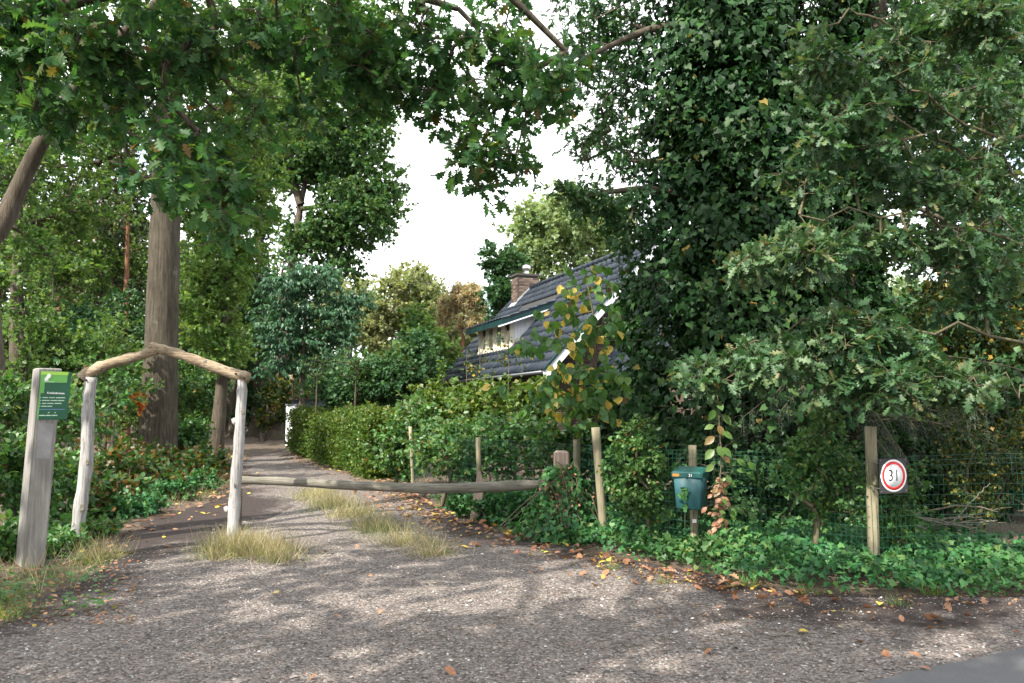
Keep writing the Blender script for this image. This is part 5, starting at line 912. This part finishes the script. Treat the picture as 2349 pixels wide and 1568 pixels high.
n = 420; q0 = np.array([G(250 * rng.random() - 10, 1290 + 130 * rng.random())[:2] for _ in range(70)]); pos = np.repeat(q0, 6, 0) + rng.normal(size=(n, 2)) * .06; pos = np.column_stack((pos, np.maximum(gz(pos[:, 0], pos[:, 1]), path_z(pos[:, 0], pos[:, 1])) + .02 + .09 * rng.random(n)))
d = rng.normal(size=pos.shape); d[:, 2] *= .3; n_ = rng.normal(size=pos.shape) * .4; n_[:, 2] += 1; scatter_mesh('verge_weeds', *OVAL_LO, pos, orient(d, n_), .055 * (.5 + .8 * rng.random(n)), M['shrub'], rng.random(n))
n = 420; q0 = np.array([G(330 * rng.random() - 10, 1290 + 150 * rng.random())[:2] for _ in range(n)]); scatter_mesh('verge_leaf_litter', *OVAL_LO, np.column_stack((q0, np.maximum(gz(q0[:, 0], q0[:, 1]), path_z(q0[:, 0], q0[:, 1])) + .012)), randR(n, .3), .05 * (.4 + .8 * rng.random(n)), M['fallen'], rng.random(n) * .8)
tb = TB()
for i in range(150):
    q = G(900 + 1400 * rng.random(), 1300 + 200 * rng.random()); a = rng.random() * math.pi
    if q[1] < 7.6: dv = np.array((math.cos(a), math.sin(a) * .5, 0)) * (.03 + .10 * rng.random()); zq = float(path_z(q[0], q[1])) + .006; p0 = np.array((q[0], q[1], zq)); tb.add([p0 - dv, p0 + [0, 0, .006], p0 + dv], [.002, .0028, .0015], 4)
link('twig_litter', tb.mesh('twig_litter', M['twig'], (0, 0, 0)), None, 'stuff')

# ------------------------------------------------------------------ rustic arch
AY = 9.57
def arch_pts(l): return path_pts([at(x, y, AY) for x, y in l], 22)
b_ = at(360, 1250, AY); b_[2] = 0; root = thing('rustic_arch', 'rustic arch of crooked pale branches across the footpath', 'arch', b_)
mb = MB(); pp = arch_pts([(178, 1275), (178, 1235), (181, 1190), (189, 1130), (199, 1070), (201, 1000), (202, 940), (205, 900), (209, 866)]); mb.tube(pp, .004 * np.sin(np.arange(22) * 2.1) + np.interp(np.linspace(0, 1, 22), [0, .5, 1], [.074, .075, .066]) * (1 + .04 * rng.normal(size=22)), 14, True, .015); part('post', mb, M['white_wood'], root, b_)
mb = MB(); pp = arch_pts([(533, 1280), (534, 1230), (536, 1180), (541, 1100), (548, 1030), (551, 960), (555, 910), (556, 872)]); mb.tube(pp, .004 * np.sin(np.arange(22) * 2.1) + np.interp(np.linspace(0, 1, 22), [0, .4, .75, 1], [.066, .068, .057, .06]) * (1 + .04 * rng.normal(size=22)), 14, True, .015)
for kx, ky in ((537, 970), (519, 1172)): kk = at(kx + 6, ky, AY); mb.tube([kk, kk + [-.025, -.01, .02], kk + [-.045, -.015, .05]], [.045, .038, .016], 9, True, .06)
part('post', mb, M['white_wood'], root, b_)
mb = MB(); pp = arch_pts([(190, 868), (200, 857), (245, 836), (300, 822), (345, 808), (362, 800)]); mb.tube(pp, .004 * np.sin(np.arange(22) * 2.1) + np.interp(np.linspace(0, 1, 22), [0, .1, .5, 1], [.076, .071, .060, .060]) * (1 + .05 * rng.normal(size=22)), 14, True, .03); part('beam', mb, M['beam_wood'], root, b_)
mb = MB(); pp = arch_pts([(346, 796), (368, 801), (410, 812), (455, 829), (510, 850), (550, 862), (571, 868)]); mb.tube(pp, .004 * np.sin(np.arange(22) * 2.1) + np.interp(np.linspace(0, 1, 22), [0, .1, .5, .85, 1], [.062, .062, .060, .067, .066]) * (1 + .05 * rng.normal(size=22)), 14, True, .03); part('beam', mb, M['beam_wood'], root, b_)
for kx, ky, dy_, kr in ((200, 1062, .074, .020), (188, 1165, .075, .026), (556, 945, .058, .022), (539, 1115, .067, .017), (300, 824, .060, .018), (470, 834, .062, .024)):
    kk = at(kx, ky, AY - dy_ + .006); n_ = 11; a_ = np.arange(n_) * 2 * math.pi / n_; w_ = 1 + .18 * rng.normal(size=n_); ring_ = lambda f, dy: [kk + np.array((math.cos(q) * kr * .75 * f * h_, dy, math.sin(q) * kr * 1.3 * f * h_)) for q, h_ in zip(a_, w_)]
    mb = MB(); mb.add(ring_(1.5, .004) + ring_(1.0, -.007) + ring_(.55, -.003) + [kk + [0, -.001, 0]], [(r_ * n_ + q, r_ * n_ + (q + 1) % n_, (r_ + 1) * n_ + (q + 1) % n_, (r_ + 1) * n_ + q) for r_ in range(2) for q in range(n_)] + [(2 * n_ + q, 2 * n_ + (q + 1) % n_, 3 * n_) for q in range(n_)]); part('knot', mb, M['grey_wood'], root, b_)
for kx, ky in ((196, 872), (222, 862), (540, 858), (560, 868)): kk = at(kx, ky, AY - .085); part('nail', MB().tube([kk, kk + [0, .03, 0]], [.012, .012], 8), M['dark'], root, b_)

# ------------------------------------------------------------------ information post
b_ = G(68, 1302); root = thing('information_post', 'stout grey wooden post carrying a green information panel at the left', 'information post', b_); yw = math.radians(44); lean = (1.0, .0)
fx = np.array((math.cos(yw), math.sin(yw), 0)); fn = np.array((math.sin(yw), -math.cos(yw), 0)); up_ = unit(np.array((.042, 0, 1.))); RP = np.stack((fx, -fn, up_), -1); Wp, Dp, Hp = .225, .225, 2.06
mb = MB(); mb.bevbox(b_ + up_ * (Hp / 2 - .1), (Wp, Dp, Hp + .2), .012, RP); part('post', mb, M['info_wood'], root, b_, True)
pz = 1.80; pc = b_ + up_ * 1.775 + fn * (Dp / 2 + .008) + fx * .055; PW, PH = .285, .50
pan = part('panel', MB().bevbox(pc, (PW, .012, PH), .002, RP), M['panel_dark'], root, b_, True)
def onpanel(u, v): return pc + fx * (u - .5) * PW + up_ * (v - .5) * PH + fn * .0075
def patch(name, u0, u1, v0, v1, mt, lift=.001, par=None): mb = MB(); p_ = [onpanel(u0, v0), onpanel(u1, v0), onpanel(u1, v1), onpanel(u0, v1)]; mb.prism([q + fn * (lift - .001) for q in p_], fn * .001); return part(name, mb, mt, par or pan, b_, True)
patch('panel_field', .0, .88, .77, .999, M['panel_mid']); patch('panel_field', .0, .15, .545, .769, M['panel_mid']); patch('panel_field', .0, .045, .002, .544, M['panel_mid']); patch('panel_field', .002, .90, .93, .999, M['panel_light'], .002)
mb = MB(); lg = [(.13, .80), (.26, .81), (.25, .85), (.31, .87), (.33, .92), (.29, .955), (.22, .95), (.19, .90), (.14, .86)]; mb.prism([onpanel(u, v) + fn * .0022 for u, v in lg], fn * .0008); part('emblem', mb, M['white_print'], pan, b_, True)
fp_ = b_ + up_ * 1.30 + fn * (Dp / 2); mb = MB(); mb.prism([fp_ + fx * a + up_ * c for a, c in ((-.062, -.17), (.07, -.185), (.075, .18), (-.055, .19))], fn * .0012); part('faded_patch', mb, M['faded'], root, b_, True)
patch('print_line', .12, .46, .778, .788, M['text_pale'], .003)
def text(name, body, size, c, R, mt, parent, org, align='CENTER', sx=1.0, off=0.0):
    cu = bpy.data.curves.new(name, 'FONT'); cu.body = body; cu.size = size; cu.extrude = .0005; cu.align_x = align; cu.align_y = 'CENTER'; cu.offset = off
    o = bpy.data.objects.new(name, cu); COL.objects.link(o); dg = bpy.context.evaluated_depsgraph_get(); me = bpy.data.meshes.new_from_object(o.evaluated_get(dg)); bpy.data.objects.remove(o); me.name = name; me.materials.clear(); me.materials.append(mt)
    ob = link(name, me, parent); m4 = np.eye(4); m4[:3, :3] = np.asarray(R) @ np.diag((sx, 1, 1)); m4[:3, 3] = np.asarray(c) - org; ob.matrix_basis = Matrix(m4.tolist()); return ob
RT_ = np.stack((fx, up_, fn), -1); text('panel_title', 'Krabbebossen', .028, onpanel(.54, .55) + fn * .001, RT_, M['white_print'], pan, b_, 'CENTER', 1.02, .0006)
for v, segs in ((.455, (.05, .075, .12, .30, .33, .52, .55, .86)), (.395, (.05, .075, .11, .36, .39, .60, .62, .84)), (.335, (.05, .075, .12, .26, .29, .50, .53, .76)), (.275, (.05, .075, .11, .28, .30, .46)), (.085, (.06, .25, .27, .44, .46, .66))):
    mb = MB()
    for a, c in zip(segs[::2], segs[1::2]): mb.prism([onpanel(*q) + fn * .0005 for q in ((a, v - .009), (c, v - .009), (c, v + .009), (a, v + .009))], fn * .0008)
    part('print_line', mb, M['text_pale'], pan, b_, True)
patch('print_rule', .05, .88, .205, .217, M['text_blue'], .002)
for u in (.36, .57): mb = MB(); mb.prism([onpanel(u + a, .145 + c) + fn * .0005 for a, c in ((-.03, -.012), (.005, -.014), (.035, .014), (.0, .008))], fn * .0008); part('print_arrow', mb, M['text_pale'], pan, b_, True)
q = G(22, 1215); s_ = thing('old_stump_post', 'short weathered grey post just left of the information post', 'post', q); pp = path_pts([q + [0, 0, -.1], q + [.03, 0, .4], q + [.06, 0, .84]], 10); part('post', MB().tube(pp, np.full(10, .085) * (1 + .05 * rng.normal(size=10)), 10, True, .04), M['white_wood'], s_, q)

# ------------------------------------------------------------------ barrier beam and its post
b_ = at(1288, 1120, 10.2); b_[2] = 0; root = thing('hinge_post', 'squared wooden post grown over with ivy that carries the barrier beam', 'post', b_); part('post', MB().bevbox(b_ + [0, 0, .5], (.17, .17, 1.20), .025, np.array(Matrix.Rotation(.25, 3, 'Z'))), M['pink_wood'], root, b_, True)
n = 1500; ph = rng.random(n) * 6.283; z_ = .02 + .90 * rng.random(n); rr_ = np.interp(z_, [0, .4, .75, .95], [.55, .40, .24, .12]) * (.5 + .6 * rng.random(n)); pos = b_ + np.column_stack((np.cos(ph) * rr_ * 1.1, np.sin(ph) * rr_ * .8 - .06, z_)); out = np.column_stack((np.cos(ph), np.sin(ph), ph * 0)); d = out * .3 + rng.normal(size=pos.shape) * .5; d[:, 2] -= .6
scatter_mesh('climbing_ivy', *IVY_LO, pos, orient(d, out * .8 + rng.normal(size=pos.shape) * .4 + [0, 0, .5]), .075 * (.6 + .6 * rng.random(n)), M['ground_ivy'], rng.random(n), 'stuff', root, b_)
n = 170; pos = b_ + np.column_stack((rng.normal(size=n) * .14, -.22 + rng.normal(size=n) * .08, .58 + .16 * rng.normal(size=n))); scatter_mesh('dead_ivy_leaves', *OVAL_LO, pos, orient(rng.normal(size=(n, 3)), rng.normal(size=(n, 3))), .06 * (.5 + .6 * rng.random(n)), M['fallen'], .45 + .28 * rng.random(n), 'stuff', root, b_)
tb = TB()
for i in range(16): s0 = b_ + np.array((rng.normal() * .12, -.16, .75 + .1 * rng.normal())); e_ = b_ + np.array((rng.normal() * .5, -.35, .05)); tb.add(path_pts([s0, s0 + [rng.normal() * .15, -.1, .05], (s0 + e_) / 2 + rng.normal(size=3) * .08, e_], 8), np.full(8, .006), 4)
link('ivy_stems', tb.mesh('ivy_stems', M['twig'], b_), root, 'stuff')
pa, pb = at(560, 1103, 10.3), at(1256, 1113, 10.12); b_ = (pa + pb) / 2; b_[2] = 0; mb = MB(); pp = path_pts([at(541, 1102, 10.3), at(640, 1104, 10.3), at(760, 1112, 10.27), at(880, 1118, 10.24), at(1000, 1122, 10.2), at(1090, 1119, 10.18), at(1180, 1115, 10.15), at(1260, 1110, 10.12)], 30)
mb.tube(pp, np.interp(np.linspace(0, 1, 30), [0, .3, .6, .9, 1], [.050, .058, .066, .066, .042]) * (1 + .035 * rng.normal(size=30)), 14, True, .03); root = thing('barrier_beam', 'long grey weathered tree trunk barrier across the drive', 'barrier', b_); part('beam', mb, M['grey_wood'], root, b_)
part('hinge_bracket', MB().box(at(1256, 1112, 10.1), (.16, .05, .05)), M['dark'], root, b_, True)
q = at(549, 1110, 10.34); q[2] = 0; s_ = thing('beam_rest', 'short stake behind the arch post that carries the free end of the barrier beam', 'post', q); part('stake', MB().tube([q + [0, 0, -.1], q + [0, 0, .61]], [.045, .04], 9, True, .03), M['bark'], s_, q)
q = at(1080, 1115, 11.6); q[2] = 0; s_ = thing('split_plank', 'split pale plank leaning up behind the barrier beam', 'plank', q); mb = MB(); mb.prism([q + [-.03, 0, -.05], q + [.10, 0, -.05], q + [.21, .03, .60], q + [.17, .03, .62], q + [.13, .03, .74], q + [.09, .03, .70]], (0, .05, 0)); part('plank', mb, M['pink_wood'], s_, q, True)

# ------------------------------------------------------------------ wire fence with round posts
FP = [('leaning round fence post left of the mailbox', 1383, 1240, 9.9, 1365, 980), ('fence', 0, 0, 0, 0, 0)]
b_ = np.array((1.1, 9.9, 0)); root = thing('wire_fence', 'green wire mesh fence on round wooden posts along the garden', 'fence', b_)
posts = [((2005, 1310), 8.04, (1997, 979), .055), ((1593, 1240), 9.17, (1588, 1022), .046), ((1386, 1236), 9.9, (1366, 981), .052), ((1325, 1180), 10.75, (1323, 1009), .05), ((1101, 1150), 12.1, (1097, 1004), .040), ((948, 1120), 15.5, (941, 979), .032), ((2560, 1300), 8.35, (2555, 985), .055)]
tops = []
for (bx_, by_), Yd, (tx_, ty_), r_ in posts:
    p0 = at(bx_, by_, Yd); p1 = at(tx_, ty_, Yd); p0 = p0 + (p0 - p1) * ((p0[2] + .1) / (p1[2] - p0[2])); mb = MB(); mb.tube(path_pts([p0, (p0 + p1) / 2, p1], 10), np.full(10, r_) * (1 + .02 * rng.normal(size=10)), 12, True, .012); part('fence_post', mb, M['post_wood'], root, b_); tops.append((p0, p1))
line = [tops[i][0] for i in (5, 4, 3, 2, 1, 0, 6)]; line = [np.array((q[0], q[1])) for q in line]; line[0] = line[0]; line[-1] = line[-1] + (line[-1] - line[-2]) * .6
off = np.array((-.02, -.055)); line = [q + off for q in line]; tb = TB(); sag = lambda x: .012 * smooth_noise(x * 1., 0., .45, 61)
cum = np.concatenate(([0], np.cumsum([np.linalg.norm(line[i + 1] - line[i]) for i in range(len(line) - 1)]))); la = np.array(line)
def fpos(s, z): return np.array((np.interp(s, cum, la[:, 0]) + .03 * (smooth_noise(s, z, .5, 62) - .5), np.interp(s, cum, la[:, 1]) + .06 * (smooth_noise(s, z, .4, 63) - .5), z + .03 * (smooth_noise(s, z, .6, 64) - .5)))
S_ = np.arange(0, cum[-1], .12); ztop = 1.17
for i, z in enumerate(np.concatenate((np.arange(.06, ztop - .05, .1016), [ztop - .045, ztop]))): tb.add([fpos(s, z) for s in S_], np.full(len(S_), .0019), 3)
for s in np.arange(0, cum[-1], .0508): tb.add([fpos(s, z) for z in np.linspace(.02, ztop, 7)], np.full(7, .0019), 3)
link('wire_mesh', tb.mesh('wire_mesh', M['wire'], b_), root)

# ------------------------------------------------------------------ number sign on the fence
q = at(2049, 1092, 7.86); root = thing('number_sign', 'dark square sign with a red ringed white disc reading 31 on the fence', 'sign', q); yw = math.radians(18); fx = np.array((math.cos(yw), math.sin(yw), -.0)); up_ = np.array((.0, 0, 1.)); fn = np.cross(fx, up_); RS_ = np.stack((fx, -fn, up_), -1); SW = .335
bd = part('board', MB().bevbox(q, (SW, .008, SW), .001, RS_), M['sign_board'], root, q, True)
def disc(r0, r1, lift, n=48):
    a = np.arange(n) * 2 * math.pi / n; v = []; f = []
    for rr_, l_ in ((r0, lift), (r1, lift), (r1, lift - .0012)):
        for t_ in a: v.append(q + fx * rr_ * math.cos(t_) + up_ * rr_ * math.sin(t_) + fn * l_)
    for i in range(n): j = (i + 1) % n; f += [(i, n + i, n + j, j), (n + i, 2 * n + i, 2 * n + j, n + j)]
    return MB().add(v, f)
part('white_rim', disc(.140, .157, .0062), M['white_print'], root, q); part('red_ring', disc(.112, .1399, .0062), M['red_print'], root, q); part('white_disc', disc(.001, .1119, .0060), M['white_print'], root, q)
text('number', '31', .155, q + fn * .0068 - up_ * .002, np.stack((fx, up_, fn), -1), M['black_print'], root, q, 'CENTER', .95)
for a in (-1, 1):
    for c in (-1, 1): kk = q + fx * a * .15 + up_ * c * .15 + fn * .004; part('screw', MB().tube([kk, kk + fn * .003], [.006, .006], 8), M['zinc'], root, q)
tb = TB()
for c in (-1, 1): kk = q - fx * .155 + up_ * c * .12; tb.add([kk, kk + [-.03, .06, 0], at(2003, 1092, 8.0) + up_ * c * .12], [.004, .004, .004], 5)
link('wire_tie', tb.mesh('wire_tie', M['zinc'], q), root)

# ------------------------------------------------------------------ mailbox
q = at(1584, 1122, 8.93); root = thing('mailbox', 'blue green mailbox with sloping lid marked 31 on a fence post', 'mailbox', q); yw = math.radians(-30); fx = np.array((math.cos(yw), math.sin(yw), 0)); fn = np.array((math.sin(yw), -math.cos(yw), 0)); up_ = np.array((0, 0, 1.)); RM = np.stack((fx, -fn, up_), -1)
def loc(u, v, z): return q + fx * u + fn * v + up_ * z
wt, wb, dt_, db, hh = .165, .140, .115, .10, .40
rb = .018
def ring(wx, dy, z, bow=0):
    l = [(-wx + rb, dy), (-wx * .45, dy + bow * .6), (-wx * .12, dy + bow), (-wx * .02, dy + bow * .35), (wx * .02, dy + bow * .35), (wx * .12, dy + bow), (wx - rb, dy), (wx, dy - rb), (wx, -dy + rb), (wx - rb, -dy), (-wx + rb, -dy), (-wx, -dy + rb), (-wx, dy - rb)]
    return [loc(a, b, z) for a, b in l]
mb = MB(); v = ring(wb - .012, db - .012, -.218) + ring(wb, db, -.205, .006) + ring(wb + .01, (db + dt_) / 2, -.02, .012) + ring(wt, dt_, .16, .016); n_ = 13; f = [tuple(range(n_))] + [(r_ * n_ + i, r_ * n_ + (i + 1) % n_, (r_ + 1) * n_ + (i + 1) % n_, (r_ + 1) * n_ + i)[::-1] for r_ in range(3) for i in range(n_)] + [tuple(range(4 * n_ - 1, 3 * n_ - 1, -1))]
mb.add(v, f); part('body', mb, M['box_blue'], root, q)
def ring2(wx, d0, d1, z0, z1): return [loc(-wx + .02, d1, z1), loc(wx - .02, d1, z1), loc(wx, d1 - .02, z1), loc(wx, -d0 + .0, z0), loc(-wx, -d0 + .0, z0), loc(-wx, d1 - .02, z1)]
mb = MB(); v = ring2(wt + .012, dt_, dt_ + .022, .135, .135) + ring2(wt + .014, dt_ + .004, dt_ + .025, .215, .182) + ring2(wt + .002, dt_ - .005, dt_ + .012, .232, .194) + ring2(wt - .03, dt_ - .03, dt_ - .04, .240, .208); n_ = 6
f = [tuple(range(n_))] + [(r_ * n_ + i, r_ * n_ + (i + 1) % n_, (r_ + 1) * n_ + (i + 1) % n_, (r_ + 1) * n_ + i)[::-1] for r_ in range(3) for i in range(n_)] + [tuple(range(4 * n_ - 1, 3 * n_ - 1, -1))]; mb.add(v, f); lid = part('lid', mb, M['box_green'], root, q, True)
text('number', '31', .042, loc(.045, dt_ + .0245, .158), np.stack((fx, up_, fn), -1), M['white_print'], lid, q, 'CENTER', 1.0, .0008)
part('rust_patch', MB().prism([loc(a, dt_ + .0242, z) for a, z in ((-.160, .143), (-.085, .143), (-.080, .172), (-.152, .174))], fn * .001), M['rust'], lid, q, True)
p_ = at(1593, 1196, 9.06); tg = part('white_tag', MB().bevbox(p_, (.045, .006, .04), .001), M['tag_white'], root, q, True)
n = 22; pos = loc(-.01, dt_ + .03, -.12) + np.column_stack((rng.normal(size=n) * .03, rng.normal(size=n) * .008, -.10 + .20 * rng.random(n) * 1.2)); ro = thing('ivy_sprig', 'small ivy sprig hanging in front of the mailbox', 'ivy', pos[0])
d = rng.normal(size=pos.shape) * .5; d[:, 2] -= .6; add_leaves(ro, pos[0], IVY, pos, orient(d, rng.normal(size=pos.shape) * .4 + [0, -1, .3]), .06 * (.6 + .5 * rng.random(n)), M['ground_ivy'], 22, leafname='ivy_leaf')
link('stem', TB_ := (lambda t: (t.add([pos.mean(0) + [0, .02, -.35], pos.mean(0) + [.01, .01, 0], pos.mean(0) + [0, 0, .1]], [.003, .0025, .0015], 4), t.mesh('stem', M['twig'], pos[0]))[1])(TB()), ro)

# ------------------------------------------------------------------ climbing plant with large oval leaves
b_ = at(1640, 1260, 8.75); b_[2] = 0; root = thing('climbing_plant', 'tall climbing stem with large oval green and browning leaves right of the mailbox', 'plant', b_)
st = path_pts([at(x, y, 8.75) for x, y in ((1633, 1275), (1642, 1200), (1650, 1130), (1655, 1060), (1652, 1000), (1648, 940), (1645, 885))], 24); tb = TB(); tb.add(st, np.linspace(.011, .004, 24), 6)
L = []
for y, sgn in ((895, -1), (915, -1), (935, 0), (948, -1), (960, 1), (985, -1), (985, 0), (1000, 1), (1010, -1), (1032, 0), (1040, -1), (1036, 1), (1056, 1), (1075, -1)): L.append((np.interp(y, [885, 1275], [1646, 1640]) + sgn * 9 + 3, y - 8, sgn, .135 if sgn else .12, .3 if y < 950 else .52 + .16 * rng.random()))
for x, y in ((1690, 1055), (1715, 1060), (1690, 1080), (1712, 1085), (1668, 1090), (1676, 1100), (1660, 1105), (1700, 1150), (1722, 1150), (1690, 1165), (1716, 1175), (1680, 1165)): L.append((x, y, 1 if x > 1680 else 0, .12, .25 + .2 * rng.random()))
for i in range(64): L.append((1651 + rng.normal() * 11, 1095 + 150 * rng.random() ** 1.2, rng.choice((-1, 1)), .055 + .04 * rng.random(), .56 + .44 * rng.random()))
for i in range(26): L.append((1600 + 80 * rng.random(), 1225 + 40 * rng.random(), rng.choice((-1, 1)), .095, .2 + .35 * rng.random()))
P = np.array([at(x, y, 8.70 + .08 * rng.normal()) for x, y, *_ in L]); d = np.array([(s * .9 + .2 * rng.normal(), -.2, -.6 + .3 * rng.normal()) for _, _, s, *_ in L]); n_ = np.array([(.25 * rng.normal(), -.75, .6) for _ in L])
for p_ in P: j = int(np.argmin(np.linalg.norm(st - p_, axis=1))); tb.add([st[j], (st[j] + p_) / 2 + [0, 0, .02], p_], [.003, .0025, .002], 4)
link('stem', tb.mesh('stem', M['twig'], b_), root); add_leaves(root, b_, OVAL, P, orient(d, n_), np.array([l[3] for l in L]) * (.85 + .25 * rng.random(len(L))), M['vine'], 200, np.array([l[4] for l in L]))

# ------------------------------------------------------------------ heap of dead branches behind the fence
BRL = ['long arched dead branch on top of the brush heap behind the fence', 'middling dead branch lying level in the brush heap', 'thickest dead branch low in the brush heap with upturned right end', 'dead branch rising to the right out of the brush heap', 'dead branch sloping down to the right end of the brush heap', 'short curved dead branch at the left of the brush heap', 'thin dead branch in the middle of the brush heap', 'straight dead branch at the bottom of the brush heap', 'thin forked twig standing up out of the brush heap']
for i, (l, r_) in enumerate(((((2040, 1215), (2100, 1175), (2180, 1165), (2235, 1158), (2290, 1175)), .016), (((2050, 1200), (2120, 1185), (2200, 1205), (2290, 1195)), .014), (((2080, 1205), (2160, 1220), (2230, 1215), (2275, 1195)), .018), (((2060, 1225), (2130, 1200), (2230, 1180), (2320, 1165)), .012), (((2100, 1190), (2180, 1200), (2260, 1225), (2330, 1240)), .012), (((2090, 1230), (2170, 1190), (2250, 1185)), .015), (((2120, 1215), (2200, 1195), (2310, 1200)), .011), (((2070, 1215), (2150, 1212), (2240, 1228)), .016), (((2180, 1205), (2240, 1140), (2270, 1110)), .008))):
    pp = path_pts([at(x, y, 9.15 + .1 * i % .4 + .05 * rng.normal()) for x, y in l], 12); c = pp.mean(0); pp = pp + rng.normal(size=pp.shape) * .008; mb = MB(); mb.tube(pp - c, np.linspace(r_, r_ * .45, 12), 7, True, .05); o = link('dead_branch', mb.mesh('dead_branch', M['grey_wood'] if i % 3 else M['twig'])); o.location = c; tag(o, BRL[i], 'branch', 'dead branches heaped behind the fence')
